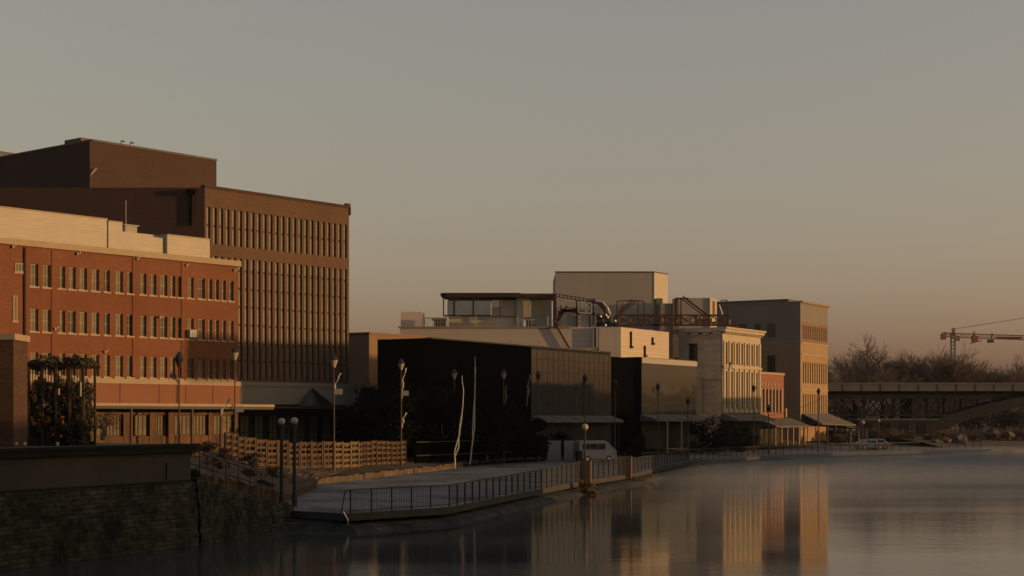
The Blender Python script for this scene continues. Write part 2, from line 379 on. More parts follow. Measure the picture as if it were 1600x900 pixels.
mb = MB(); mb.box(-40, LW+.12, -.12, .95, 3.86, 4.08); mb.box(-40, LW+.2, -.2, 1.0, 4.08, 4.2); mb.build('coping', M['cap'], t)
mb = MB(); mb.tube([(LW-1.75,.04,3.45),(LW-1.78,.04,2.75)], .035); mb.build('drain_pipe', M['dark'], t)

# lower stepped wall from the big wall to the deck, with stair rail
S1 = Vector((-7.7-2.9, 77.0-.3, 0)); S0 = Vector((-13.0,65.2,0)); d = S1-S0; LS = d.length
t = thing('low_wall', 'crumbling low brick wall sloping down from the tall wall to the promenade', 'wall', S0, math.atan2(d.y,d.x))
mb = MB(); random.seed(8); nx=80; nz=14; b=len(mb.v)
for j in range(nz+1):
    for i in range(nx+1):
        x = LS*i/nx; top = 2.75 - 1.75*(x/LS)**.85 + .08*math.sin(x*3)+.05*random.random()
        mb.v.append((x, -.35*(1-j/nz)-.16*random.random()+.1, -1+(top+1)*j/nz))
for j in range(nz):
    for i in range(nx):
        a=b+j*(nx+1)+i; mb.f.append((a,a+1,a+nx+2,a+nx+1)); mb.m.append(0)
for i in range(nx):
    a=b+nz*(nx+1)+i; p,q=mb.v[a],mb.v[a+1]
    mb.poly([p,q,(q[0],.7,q[2]),(p[0],.7,p[2])])
mb.build('stonework', M['stonewall'], t)
sh = MB(); sh.prism([(0,.7),(LS+.5,.7),(LS+1,6),(0,8)], -.9, .6); 
st = MB()
for i in range(12):
    x0 = LS*i/12; st.box(x0, LS*(i+1)/12, .7, 3.6, .2, 2.45-1.6*i/12)
st.build('stair_steps', M['concrete'], t)
# stair railing
t = thing('stair_railing', 'dark steel handrail following the steps behind the low wall', 'railing', S0, math.atan2(d.y,d.x))
def zr(x): return 2.85-1.75*(x/LS)
for i in range(8):
    x = .15+(LS-1.6)*i/7
    m_ = MB(); m_.tube([(x,.55,zr(x)-.5),(x,.55,zr(x)+1.15)], .028); m_.build('post', M['dark'], t)
for k,h in enumerate((1.15,.6)):
    m_ = MB(); m_.tube([(0,.55,zr(0)+h),(LS-1.4,.55,zr(LS-1.4)+h)], .03); m_.build('handrail', M['dark'], t)

# ------------------------------------------------------------------ promenade railings
def railing(name, label, pts, hts, spacing=1.55, fill=True, grp='railing sections along the promenade edge', endrail=True):
    p0 = Vector((*pts[0],0.8)); t = thing(name, label, 'railing', p0, 0, grp)
    pts = [Vector((*p,.8))-p0 for p in pts]
    top = MB(); bot = MB()
    for i in range(len(pts)-1):
        a, b = pts[i], pts[i+1]; ha, hb = hts[i], hts[i+1]
        L_ = (b-a).length; n = max(1, round(L_/spacing)); 
        top.beam(a+Vector((0,0,ha)), b+Vector((0,0,hb)), .06, .05); bot.beam(a+Vector((0,0,.12)), b+Vector((0,0,.12)), .04, .04)
        for k in range(n + (1 if i == len(pts)-2 else 0)):
            q = a.lerp(b, k/n); h = ha+(hb-ha)*k/n
            m_ = MB(); m_.box(q.x-.035,q.x+.035,q.y-.035,q.y+.035,0,h); m_.build('post', M['dark'], t)
            if k < n and fill:
                m_ = MB(); q2 = a.lerp(b,(k+1)/n); nb = 8
                for j in range(1, nb):
                    r = q.lerp(q2, j/nb); hh = h+(hb-ha)/n*j/nb
                    m_.tube([(r.x,r.y,.12),(r.x,r.y,hh-.02)], .009, 4, cap=False)
                m_.build('baluster_panel', M['dark'], t)
    top.build('top_rail', M['dark'], t); bot.build('bottom_rail', M['dark'], t)
    return t
def mid(a,b,f): return (a[0]+(b[0]-a[0])*f, a[1]+(b[1]-a[1])*f)
RE = [(x+.05,y+.35) for x,y in EDGE]
RE[1] = (-7.55,73.9)
E = [RE[1],RE[2],RE[3],RE[4]]
railing('promenade_railing', 'nearest long stretch of dark steel railing, from the bank to the first lit post', E, [1.1,1.1,1.15,1.35])
E = [mid(RE[4],RE[5],.03), RE[5]]
railing('promenade_railing', 'short stretch of railing between the two orange lit pillars', E, [1.35,1.4])
E = [mid(RE[5],RE[6],.03)]+RE[6:11]
railing('promenade_railing', 'far long stretch of railing curving away towards the bridge', E, [1.2]*6, 2.0)
# end frame of railing
t = thing('gate_frame', 'leaning steel frame at the near end of the promenade railing', 'frame', (-7.75,73.5,0))
m_=MB(); m_.tube([(0,0,1.9),(-.28,-.1,.3)], .03); m_.build('upright', M['dark'], t)
m_=MB(); m_.tube([(0,0,1.9),(.35,.3,1.9)], .03); m_.build('crossbar', M['dark'], t)
m_=MB(); m_.tube([(-.1,0,.9),(.12,.05,.5),(.1,0,.05),(-.15,0,-.05)], .04); m_.build('chain', M['steel'], t)
# lit pillars
for (x,y,hh,lab) in ((5.15,112.9,1.45,'narrow rendered pillar breaking the railing, left one of two'),(9.0,125.6,1.5,'wide rendered pillar at the bend of the railing, right one of two')):
    m_=MB(); m_.box(-.5,.5,-.12,.12,-.3,hh-.1); m_.box(-.54,.54,-.16,.16,hh-.1,hh-.03)
    for q in range(1,4): m_.box(-.5+.25*q-.01,-.5+.25*q+.01,-.125,-.12,0,hh-.1)
    o = m_.build('railing_pillar', M['tan_dark'], None, loc=(x,y,.8)); o.rotation_euler[2]=R(-14); tag(o, lab, 'pillar', 'pillars in the promenade railing')

# ------------------------------------------------------------------ building machinery
WR = random.Random(15)
class Bld:
    """local frame: x along the river front, y into the building, z up"""
    def __init__(s, name, label, A, B, cat='building'):
        s.A = Vector((A[0],A[1],0)); s.B = Vector((B[0],B[1],0)); d = s.B-s.A; s.L = d.length; s.d = d.normalized()
        s.n = Vector((-s.d.y, s.d.x, 0)); s.t = thing(name, label, cat, s.A, math.atan2(d.y,d.x)); s.cache = {}
    def u(s, px, setb=0.0):       # along-front coordinate seen at pixel column px on the plane y=setb
        k = (px-800)/F; o = s.A + s.n*setb
        return (k*o.y-o.x)/(s.d.x-k*s.d.y)
    def Y(s, u, setb=0.0): return (s.A+s.d*u+s.n*setb).y
    def z(s, px, py, setb=0.0): return Zat(py, s.Y(s.u(px,setb),setb))
    def loc(s, wx, wy): v = Vector((wx,wy,0))-s.A; return (v.dot(s.d), v.dot(s.n))
    def part(s, name, mb, m, parent=None, label=None):
        o = mb.build(name, m, parent or s.t)
        if label: o['label'] = label
        return o
    def window(s, u0,u1,z0,z1, y=.18, nx=2, nz=2, fm='frame', pm='pane', sill=True, bar=.06, sillm='cornice', fw=.07):
        key = (round(u1-u0,2), round(z1-z0,2), nx, nz, fm, pm, sill)
        if key not in s.cache:
            w_, h_ = u1-u0, z1-z0
            f = MB(); f.box(0,fw,0,.08,0,h_); f.box(w_-fw,w_,0,.08,0,h_); f.box(fw,w_-fw,0,.08,0,fw); f.box(fw,w_-fw,0,.08,h_-fw,h_)
            for i in range(1,nx): x=w_*i/nx; f.box(x-bar/2,x+bar/2,.01,.07,fw,h_-fw)
            for i in range(1,nz): z=h_*i/nz; f.box(fw,w_-fw,.015,.065,z-bar/2,z+bar/2)
            w0 = f.build('window', M[fm], s.t); w0.location = (u0,y,z0)
            p = MB(); p.box(fw*.5,w_-fw*.5,.045,.055,fw*.5,h_-fw*.5); p.build('pane', M[pm], w0)
            if sill:
                q = MB(); q.box(-.08,w_+.08,-y-.07,.0,-.14,-.005); q.build('sill', M[sillm], w0)
            s.cache[key] = w0; return w0
        c_ = copy_tree(s.cache[key], s.t); c_.location = (u0,y,z0)
        if pm == 'pane':
            k_ = WR.random(); v_ = 'pane_b' if k_<.22 else ('pane_c' if k_<.42 else None)
            if v_:
                for ch in c_.children:
                    if ch.name.startswith('pane'): ch.material_slots[0].link='OBJECT'; ch.material_slots[0].material=M[v_]
        return c_

def wall_with_holes(mb, x0, x1, z0, z1, rows, y0=0, y1=.35):
    """rows: list of (zb, zt, [(ua,ub),...]) sorted by zb, fills solid wall around the openings"""
    z = z0
    for zb, zt, cols in sorted(rows):
        if zb > z: mb.box(x0,x1,y0,y1,z,zb)
        x = x0
        for a,b in sorted(cols):
            if a > x: mb.box(x,a,y0,y1,zb,zt)
            x = b
        if x < x1: mb.box(x,x1,y0,y1,zb,zt)
        z = zt
    if z < z1: mb.box(x0,x1,y0,y1,z,z1)

# ------------------------------------------------------------------ 1 red brick building
b = Bld('brick_building', 'long four storey red brick building with rows of paired sash windows and a pale coping', (-39.7,125), (-24.8,143))
L0 = b.L
wins = [(46,60),(66,79),(90,102),(107,118),(123,136),(142,155),(162,172),(180,192),(198,209),(218,229),(234,244),(250,261),(265,274),(278,286),(291,303),(309,320),(325,331),(335,342),(346,353),(357,365)]
ZR = [(8.75,10.55),(12.25,14.05),(15.85,17.65)]
cols = []
for a_,c_ in wins:
    ua, ub = b.u(a_), b.u(c_); w_ = max(.5,.1*round((ub-ua)/.1)); m0=(ua+ub)/2; cols.append((m0-w_/2,m0+w_/2))
rows = [(z0,z1,list(cols)) for z0,z1 in ZR]
extra = [(b.u(23),b.u(37),16.9,17.6),(b.u(20),b.u(27),13.0,15.0)]
mb = MB(); wall_with_holes(mb, 0, L0, 6.5, 19.0, rows)
mb.box(0,L0-1.4,.45,16,2,19.0); mb.box(L0-1.4,L0,.45,2.9,2,19.0)
for px_ in (86,212,288): 
    u_=b.u(px_); mb.box(u_-.35,u_+.35,-.06,-.002,8.85,18.9)
b.part('wall', mb, M['brick'])
for zz in ZR:
    for a_,c_ in cols: b.window(a_,c_,zz[0],zz[1], nx=3 if c_-a_>.75 else 2, nz=2, bar=.05)
for a_,c_,z0,z1 in extra: b.window(a_,c_,z0,z1,y=-.06,nx=3,nz=1)
mb = MB(); mb.box(-.35,L0+.2,-.25,.5,19.0,19.5); mb.box(-.3,L0+.05,.5,1.0,19.05,19.3); b.part('coping', mb, M['cornice'])
mb = MB(); mb.box(-1.5,L0+.05,-.22,.3,6.55,8.2); mb.box(-1.5,L0+.05,-.223,-.22,7.2,7.23); b.part('terracotta_band', mb, M['terra'])
mb = MB(); mb.box(-1.5,L0+.1,-.3,.3,8.2,8.6); b.part('band_cornice', mb, M['cornice'])
mb = MB(); mb.tube([(b.u(38),-.1,6.6),(b.u(38),-.1,18.9)], .09, 6); b.part('drainpipe', mb, M['brick_side'])
for px_ in (185,246,288,330):
    mb = MB(); u_=b.u(px_); mb.box(u_-.03,u_+.03,-.24,-.222,6.56,8.2); b.part('joint_strip', mb, M['brick_side'])
# upper left tower bit, projecting and in shade
mb = MB(); mb.box(-9,-.02,-.02,6,2,19.0); b.part('end_wing', mb, M['brick'])
mb = MB(); mb.box(-9,-.02,-.3,.5,19.0,19.45); b.part('wing_coping', mb, M['cornice'])
# storefront
piers = [(192,203),(233,243),(262,272),(325,333),(365,371)]
mb = MB()
for a_,c_ in piers: mb.box(b.u(a_),b.u(c_),-.1,.4,2,6.5)
mb.box(-1.5,L0,.0,.4,5.6,6.5); mb.box(-1.5,L0,-.05,.4,2,3.75)
b.part('shop_pier', mb, M['shop'])
for i,(p0,p1) in enumerate([(140,165),(168,190),(204,232),(244,261),(273,300),(303,324),(334,364)]):
    u0,u1 = b.u(p0),b.u(p1); b.window(u0,u1,3.75,5.6,y=.15,nx=4,nz=1,fm='darkwood',pm='pane',sill=False,bar=.09,fw=.1)
mb = MB(); mb.box(-1.5,L0+.3,-4.6,-.24,6.28,6.5); b.part('canopy', mb, M['cornice'])
mb = MB(); mb.box(-1.5,L0+.3,-4.5,-.3,6.05,6.28); b.part('canopy_soffit', mb, M['dark'])
for px_ in (205,300,345):
    u_=b.u(px_,-4.3); mb=MB(); mb.box(u_-.09,u_+.09,-4.4,-4.22,1.6,6.05); b.part('canopy_post', mb, M['wood'])
# wall lamps & air conditioner
for px_,py_ in ((20,384),(121,395),(214,403),(291,413),(366,421),(86,512),(249,494),(164,548)):
    mb=MB(); u_=b.u(px_); z_=b.z(px_,py_); mb.box(u_-.15,u_-.05,-.25,-.07,z_-.2,z_); mb.box(u_+.08,u_+.16,-.22,-.07,z_-.05,z_+.1); mb.box(u_-.15,u_+.16,-.12,-.07,z_-.02,z_+.02); b.part('floodlight', mb, M['whitepaint'])
mb=MB(); u_=b.u(297); z_=b.z(297,522); mb.box(u_-.4,u_+.35,-.5,-.07,z_-.3,z_+.35); mb.box(u_-.1,u_+.25,-.52,-.5,z_-.2,z_+.25); b.part('air_conditioner', mb, M['whitepaint'])

# ------------------------------------------------------------------ 2 white building above it
Aw = (-40.86,125.96); Bw = (-27.3,142.4)
b = Bld('white_building', 'windowless white painted block wall rising just behind the red brick building', Aw, Bw)
def q(u_,y_): p=b.A+b.d*u_+b.n*y_; return (p.x,p.y)
mb = MB()
def ql(pts): return [b.loc(*p) for p in pts]
z_top = 22.1
u1,u2,u3 = b.u(168),b.u(190),b.u(260)
mb.box(-16,u1,0,5,2,z_top); mb.box(u1,u2,-.12,3,2,z_top-.15); 
mb.box(u2,u3,.25,2.8,2,z_top-1.0); mb.box(u3,b.L,-.12,1.5,2,z_top-.75)
mb.box(u2,u3,1.0,2.8,z_top-1.0,z_top-.7)
b.part('wall', mb, M['white'])
mb = MB()
for x0,x1,y0,y1,z_ in ((-16,u1,-.06,5.05,z_top),(u1,u2,-.16,3.04,z_top-.15),(u3,b.L,-.16,1.54,z_top-.75)): mb.box(x0,x1,y0,y1,z_,z_+.1)
b.part('coping', mb, M['cornice'])
mb = MB(); uu=b.u(205,1.5); mb.box(uu-.6,uu+.7,1.6,2.6,z_top-.7,z_top-.05); mb.box(uu-.75,uu+.85,1.5,2.7,z_top-.05,z_top+.05); b.part('roof_vent', mb, M['greystucco'])
mb = MB(); mb.tube([(uu-.55,1.5,z_top-.7),(uu-.55,1.5,z_top+2.1)], .03); b.part('antenna', mb, M['steel'])

# ------------------------------------------------------------------ 3 brown tower
At = (-28,144); Bt = (-16.3,158.1)
b = Bld('office_tower', 'tallest brown brick office block with narrow vertical slit windows and a taller windowless rear mass', At, Bt)
N = 24; pitch = (b.L-.2)/N; sw = .43; s0 = .38
rows = []
R1 = (21.25,24.6); R2 = (8.95,20.15)
cl = [(s0+pitch*i, s0+pitch*i+sw) for i in range(N)]
cl = [(a_-.15,c_-.15) for a_,c_ in cl]
mb = MB(); wall_with_holes(mb, 0, b.L, 8.7, 26.3, [(R1[0],R1[1],cl),(R2[0],R2[1],cl)], 0, .5)
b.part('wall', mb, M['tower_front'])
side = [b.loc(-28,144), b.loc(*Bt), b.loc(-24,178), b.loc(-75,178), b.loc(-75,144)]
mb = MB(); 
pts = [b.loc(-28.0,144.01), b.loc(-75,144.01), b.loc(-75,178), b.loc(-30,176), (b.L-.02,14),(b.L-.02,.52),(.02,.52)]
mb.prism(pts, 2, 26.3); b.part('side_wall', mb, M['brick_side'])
mb = MB(); mb.box(-.05,b.L+.12,-.12,.5,26.3,26.55); mb.box(b.L-.4,b.L+.12,-.1,.3,26.55,26.75); b.part('coping', mb, M['brick_dark'])
mb = MB(); mb.box(b.L+.0,b.L+.16,-.12,.6,25.6,26.3); b.part('corner_block', mb, M['brick_dark'])
for k,(z0,z1) in enumerate((R1,R2)):
    for a_,c_ in cl:
        m_=MB(); m_.box(0,sw,0,.05,0,z1-z0)
        o=None
        key=('s',k)
        if key not in b.cache:
            o = m_.build('slit_window', M['slit'], b.t); o.location=(a_,.20,z0)
            f = MB(); f.box(0,.04,-.03,0,0,z1-z0)
            zz = 1.68
            while zz < z1-z0: 
                f.box(.04,sw,-.03,0,zz-.09,zz+.09); zz += 1.68
            f.build('frame', M['brick_side'], o)
            b.cache[key]=o
        else:
            o=copy_tree(b.cache[key], b.t); o.location=(a_,.20,z0)
# fascia base
mb = MB(); mb.box(0,b.L+.3,-.9,.5,6.6,8.7); mb.box(0,b.L+.35,-.98,.5,8.3,8.55); b.part('fascia', mb, M['fascia'])
mb = MB(); mb.box(0,b.L+.3,-4.5,-.92,6.2,6.4); b.part('canopy', mb, M['dark'])
mb = MB(); mb.box(0,b.L,.3,.5,2,6.6); b.part('shopfront', mb, M['interior'])
for i in range(9):
    u0 = 4.3+i*1.75
    if u0+1.2 < b.L: b.window(u0,u0+1.15,2.3,5.6,y=.15,nx=2,nz=2,fm='dark',pm='slit',sill=False)
# canopy sail on the fascia
mb = MB(); uu=b.u(484,-1); mb.poly([(uu-1.5,-1.1,6.5),(uu+1.5,-1.1,6.5),(uu+.2,-1.05,8.2)]); mb.poly([(uu-1.5,-1.1,6.5),(uu+.2,-1.05,8.2),(uu-2.2,-3.2,6.45)]); mb.poly([(uu+1.5,-1.1,6.5),(uu+.2,-1.05,8.2),(uu+1.2,-3.2,6.45)]); b.part('canvas_sail', mb, M['awning'])
mb = MB(); mb.beam((uu-1.4,-1.15,6.6),(uu+.4,-1.1,8.15),.1); mb.beam((uu+.3,-1.1,8.15),(uu+3.2,-1.1,6.5),.08); b.part('sail_spar', mb, M['dark'])
# upper mass
Au=(-41.9,158); 
ua=b.loc(*Au); ub=(ua[0]+15.8, ua[1])
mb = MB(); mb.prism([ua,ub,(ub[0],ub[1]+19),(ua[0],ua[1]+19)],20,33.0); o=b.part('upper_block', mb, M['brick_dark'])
mb = MB(); mb.box(ua[0]-.012,ua[0]-.01,ua[1]+.1,ua[1]+19,26.3,33.0); mb.box(ua[0]-.35,ua[0]-.01,ua[1],ua[1]+3.0,26.3,32.99); b.part('shade_side_face', mb, M['brick_side'])  # thin sheet giving this side the shaded-side brick tone
mb = MB(); mb.box(ua[0]-.1,ub[0]+.06,ua[1]-.08,ua[1]+.3,33.0,33.2); mb.box(ua[0]-.1,ua[0]+.3,ua[1],ua[1]+19,33.0,33.2); b.part('upper_coping', mb, M['roof'])
mb = MB(); mb.box(ua[0]-.0,ua[0]+3,ua[1]+2,ua[1]+4.8,33.2,33.6); b.part('roof_hatch', mb, M['roof'])
for px_ in (190,204):
    mb=MB(); k=(px_-145)/193*15.8; mb.tube([(ua[0]+k,ua[1]+.5,33.2),(ua[0]+k+.15,ua[1]+.5,33.6),(ua[0]+k+.5,ua[1]+.5,33.55)],.08); b.part('roof_fitting', mb, M['dark'])
mb = MB(); vx,vy=b.loc(*P(151,262,157).xy); mb.tube([(vx+.5,ua[1]-.4,Zat(262,157.5)),(vx,ua[1]-.3,Zat(272,157.5)),(vx-.1,ua[1]-.3,Zat(276,157.5))],.09); b.part('wall_bracket', mb, M['steel'])
# recess lines / downpipe on the shaded side
mb = MB(); p_=P(298,300,143.9); x_,y_=b.loc(p_.x,p_.y); mb.tube([(x_,y_,Zat(352,143.9)),(x_,y_,Zat(298,143.9))],.12); mb.box(x_-.35,x_+.3,y_-.3,y_+.2,Zat(304,143.9),Zat(296,143.9)); b.part('downpipe', mb, M['black'])

# dark rear block at far left edge
o = MB(); o.box(-1.5,1.5,-1.5,1.5,28,31.5+.8)
b2 = Bld('rear_building', 'sliver of a dark flat roofed block peeping over the roofline at the far left edge', (-62,190), (-59,194))
m_=MB(); m_.box(-8,2.6,0,12,2,37.2); b2.part('wall', m_, M['bluegrey']); m_=MB(); m_.box(-8.1,2.7,-.1,12.1,37.2,37.5); b2.part('roof', m_, M['roof'])

# ------------------------------------------------------------------ 4 olive/brown building in the gap
A=P(577,0,185); b = Bld('brown_building', 'plain flat roofed brown brick building in the gap right of the tower', (A.x,A.y), (A.x+.55*12,A.y+.83*12))
m_=MB(); m_.box(0,b.L,0,10,2,15.2); b.part('wall', m_, M['tan_dark'])
m_=MB(); m_.box(-.03,0,.02,10,2,15.15); b.part('side_wall', m_, M['tan_side'])  # thin sheet in the shaded-side brick tone
m_=MB(); m_.box(-.15,b.L+.1,-.12,10.1,15.2,15.4); b.part('coping', m_, M['tan_dark'])

# ------------------------------------------------------------------ 5 black building + mirrored glass end
A=(-8.2,150); B=(11.5,183.6)
b = Bld('black_building', 'low matt black clad building with a tinted mirror glass right hand bay', A, B)
uj = b.u(830)
H5=12.9
m_=MB(); m_.prism([(0,0),(uj,0),(uj,6),b.loc(-8,176),b.loc(-13.0,152.8)],1.5,H5); b.part('black_wall', m_, M['black'])
m_=MB(); m_.box(uj,b.L,.1,9,1.5,H5); b.part('roof_block', m_, M['roof'])
m_=MB(); m_.box(uj+.02,b.L-.02,.0,.08,4.9,H5-.3); b.part('glass_wall', m_, M['mirror'])
m_=MB()
k=0
while uj+k<b.L: m_.box(uj+k,uj+k+.03,-.02,-.001,4.9,H5-.3); k+=1.2
for z_ in (6.6,8.4,10.2,11.6): m_.box(uj,b.L,-.018,-.0012,z_,z_+.03)
b.part('mullion_grid', m_, M['dark'])
m_=MB(); m_.box(1.0,b.L+.05,-.06,.6,H5,H5+.14); b.part('parapet', m_, M['cornice'])
m_=MB(); m_.box(uj,b.L,.02,.3,1.5,4.9); b.part('shopfront', m_, M['interior'])
def awning(b, u0, u1, z1, z0, dep, m='awning', name='awning'):
    n=10; m_=MB()
    for i in range(n):
        x0=u0+(u1-u0)*i/n; x1=u0+(u1-u0)*(i+1)/n; s_=.05*(i%2)
        m_.poly([(x0,-.05,z1),(x1,-.05,z1),(x1,-dep,z0-s_),(x0,-dep,z0)]); m_.poly([(x0,-dep,z0),(x1,-dep,z0-s_),(x1,-dep,z0-.25-s_),(x0,-dep,z0-.25)])
    m_.poly([(u0,-.05,z1),(u0,-dep,z0),(u0,-dep,z0-.25),(u0,-.05,z0-.25)]); m_.poly([(u1,-.05,z1),(u1,-dep,z0),(u1,-dep,z0-.25),(u1,-.05,z0-.25)])
    return b.part(name, m_, M[m])
awning(b, uj, b.L, 5.6, 5.1, 1.6)
for i in range(4):
    u_=uj+2+(b.L-uj-3)*i/3; m_=MB(); m_.tube([(u_,-1.5,.9),(u_,-1.5,4.9)],.06); b.part('awning_post', m_, M['dark'])

# ------------------------------------------------------------------ 6 second glass building
A=(15.9,194); B=(24.2,207.3)
b = Bld('glass_building', 'small dark building with rippled mirror glass front, left of the cream building', A, B)
m_=MB(); m_.box(0.02,b.L,.1,7,1.5,12.85); b.part('roof_block', m_, M['roof'])
m_=MB(); m_.box(-.02,.0,.0,7,1.5,12.8); b.part('side_wall', m_, M['black'])
m_=MB(); m_.box(.02,b.L-.02,0,.08,4.9,12.1); b.part('glass_wall', m_, M['mirror2'])
m_=MB(); m_.box(0,b.L+.06,-.08,.3,12.1,12.75); b.part('parapet', m_, M['greystucco'])
m_=MB(); m_.box(0,b.L,.02,.3,1.5,4.9); b.part('shopfront', m_, M['interior'])
awning(b, -.5, b.L+2.2, 5.8, 5.2, 2.2)
for u_ in (3,7,10.5): m_=MB(); m_.box(u_-.07,u_+.07,-2.1,-1.95,.9,5.0); b.part('awning_post', m_, M['whitepaint'])
# link wall behind, between the two
m_=MB(); x0,y0=b.loc(11.9,188); m_.box(-6.8,-.1,1.0,6,1.5,12.7); b.part('link_wall', m_, M['black'])

# ------------------------------------------------------------------ 7 white rooftop building
A=(14.1,205); B=(21.5,217)
b = Bld('roof_terrace_building', 'broad off white building with sunlit clapboard end and pergola on its roof', A, B)
Wl=-14.5
pts=[b.loc(14.1,205.0), (b.L,0), (b.L,12), b.loc(-14.4,232), b.loc(-14.4,205)]
m_=MB(); m_.prism([(0.03,.04),(b.L,.04),(b.L,12),b.loc(-14.4,232),b.loc(-14.4,205.03)],1.5,17.0); b.part('wall', m_, M['offwhite'])
m_=MB(); m_.box(-.02,b.L+.02,-.03,.02,12.2,17.15); b.part('clapboard_front', m_, M['white_clap'])
def wbox(mb, px0,px1,y0,y1,ztop_py,zbot_py, mi=0):   # frontal box in world coords converted into the local frame
    x0,x1=(px0-800)/F*y0,(px1-800)/F*y0; p=[b.loc(x0,y0),b.loc(x1,y0),b.loc(x1,y1),b.loc(x0,y1)]
    mb.prism(p, Zat(zbot_py,y0), Zat(ztop_py,y0), mi)
m_=MB(); wbox(m_,625,970,204.9,205.0,511,545); wbox(m_,936,970,204.85,204.9,512,560); b.part('shade_side_face', m_, M['offwhite_clap'])  # thin sheets in the shaded-side clapboard tone
m_=MB(); wbox(m_,622,893,204.7,205.4,510,512.2); b.part('parapet_cap', m_, M['cornice'])
# roof terrace blocks
m_=MB(); wbox(m_,626,660,207,212,487,511); b.part('stair_head', m_, M['offwhite'])
m_=MB(); wbox(m_,701,812,208,216,493,512); b.part('terrace_wall', m_, M['offwhite']); 
m_=MB(); wbox(m_,768,808,207.6,216,469,493.5); b.part('terrace_wall', m_, M['white'])
m_=MB(); wbox(m_,807,818,207.3,213,458,512); 
b.part('white_pier', m_, M['white'])
m_=MB(); wbox(m_,818,829,209.5,213,466,498); b.part('pier_return', m_, M['white'])
m_=MB(); wbox(m_,699,767,207.8,208.0,470,493); o=b.part('glass_screen', m_, M['glasspanel'])
m_=MB(); wbox(m_,830,862,211,215,467,512); b.part('blue_panel', m_, M['bluegrey'])
m_=MB(); wbox(m_,822,856,206.0,206.3,496,511.5); b.part('blue_screen', m_, M['bluegrey'])
m_=MB(); wbox(m_,697,815,206.3,216,458.5,463.5); wbox(m_,690,812,206.1,216.2,457.5,459); b.part('pergola_roof', m_, M['darkwood'])
m_=MB(); wbox(m_,688,700,206.6,212,458.5,461); b.part('pergola_eave', m_, M['darkwood'])
m_=MB(); wbox(m_,816,867,206.8,214,458.5,464); b.part('pergola_roof', m_, M['darkwood'])
for px_ in (693,709,739,865,781):
    m_=MB(); wbox(m_,px_-.9,px_+.9,206.6,206.8,461,494 if px_<800 else 511); b.part('pergola_post', m_, M['dark'])
m_=MB(); wbox(m_,693,767,206.7,207.4,492,494); b.part('pergola_sill', m_, M['dark'])
for px_ in (660,698,743.5,808.5,856):
    m_=MB(); wbox(m_,px_-1.2,px_+1.2,205.3,205.6,494,511); b.part('light_post', m_, M['white'])
m_=MB(); wbox(m_,664,698,206,206.2,496,497.2)
for px_ in range(664,699,4): wbox(m_,px_-.4,px_+.4,206,206.2,497,511)
b.part('terrace_railing', m_, M['whitepaint'])
m_=MB(); wbox(m_,674,696,207,209,497.5,499.5); wbox(m_,678,695,208,210,500,511); b.part('terrace_bar', m_, M['bluegrey'])
m_=MB(); wbox(m_,811,836,205.6,205.7,499,500)
for px_ in range(811,836,5): wbox(m_,px_-.4,px_+.4,205.6,205.7,500,511.5)
b.part('terrace_railing', m_, M['steel'])
# pale housing at px 903-921 and cabin with white frame 903-926
m_=MB(); wbox(m_,888,903,206.5,210,490,512); b.part('plant_wall', m_, M['greystucco'])
m_=MB(); wbox(m_,903,922,206.1,210,493,512); b.part('plant_cabin', m_, M['white'])
# ducts and pipes
def wp(px,py,Y): p=P(px,py,Y); x,y=b.loc(p.x,p.y); return Vector((x,y,p.z))
m_=MB(); m_.tube([wp(917,472,206.5),(wp(930,470,206.5)),wp(938,474,206.5),wp(945,482,206.5),wp(950,492,206.5),wp(950,511,206.5)],.36,10); b.part('curved_duct', m_, M['roof'])
m_=MB(); m_.tube([wp(930,470,206),wp(941,472,206),wp(949,481,206),wp(953,491,206)],.16,8); b.part('duct_flashing', m_, M['steel'])
m_=MB(); m_.tube([wp(931,512,204.6),wp(931,543,204.6)],.25,8); b.part('vent_pipe', m_, M['bluegrey'])
random.seed(5)
m_=MB()
for i in range(22):
    x=random.uniform(935,962); y=random.uniform(490,507); r=random.uniform(.12,.4)
    m_.tube([wp(x,y,205.8+random.random()),wp(x+random.uniform(-3,3),y+random.uniform(-3,5),205.8)],r,7)
b.part('machinery', m_, M['dark'])
m_=MB()
for i in range(5):
    x=random.uniform(936,962); y=random.uniform(488,507); m_.tube([wp(x,y,205.2),wp(x+1,y+3,205.2)],.14,6)
b.part('machinery_fitting', m_, M['steel'])
# small marks on the clapboard end: dark boxes added for their small shadows
for (pu,z0,z1) in ((2.6,14.6,16.7),(6.6,13.6,15.0),(8.9,15.3,16.2)):
    m_=MB(); m_.box(pu-.05,pu+.05,-.3,-.04,z0,z1); m_.box(pu-.05,pu+.3,-.4,-.05,z0-.1,z0+.15); b.part('shadow_mark', m_, M['brick_side'])

# ------------------------------------------------------------------ red steel framework
t = thing('steel_framework', 'rust red steel truss walkway with stairs along the rooftops', 'framework', (14,206,16.9))
def W(px,py,Y): return P(px,py,Y)-Vector((14,206,16.9))
def frame_part(name, segs, th=.16, m='redsteel'):
    m_=MB()
    for (x0,y0,x1,y1,Y) in segs: m_.beam(W(x0,y0,Y),W(x1,y1,Y),th*.78)
    m_.build(name, M[m], t)
YY=206.5
frame_part('upper_walkway', [(866,459,918,467,YY),(866,463,918,471,YY),(866,459,918,467,YY+2)]+[(868+i*6.2,459+i*1,868+i*6.2,464+i*1,YY) for i in range(9)],.14)
frame_part('platform_beam', [(872,488,904,483,YY),(876,484,930,491,YY),(872,492,880,489,YY)], .45)
frame_part('stair_stringer', [(868,505,896,545,205.4),(864,500,890,545,204.6),(868,500,868,460,YY),(872,502,886,478,YY),(866,512,875,490,YY)], .28)
frame_part('stair_flight', [(869+i*3,502+i*4.5,873+i*3,502+i*4.5,205.2) for i in range(9)], .14)
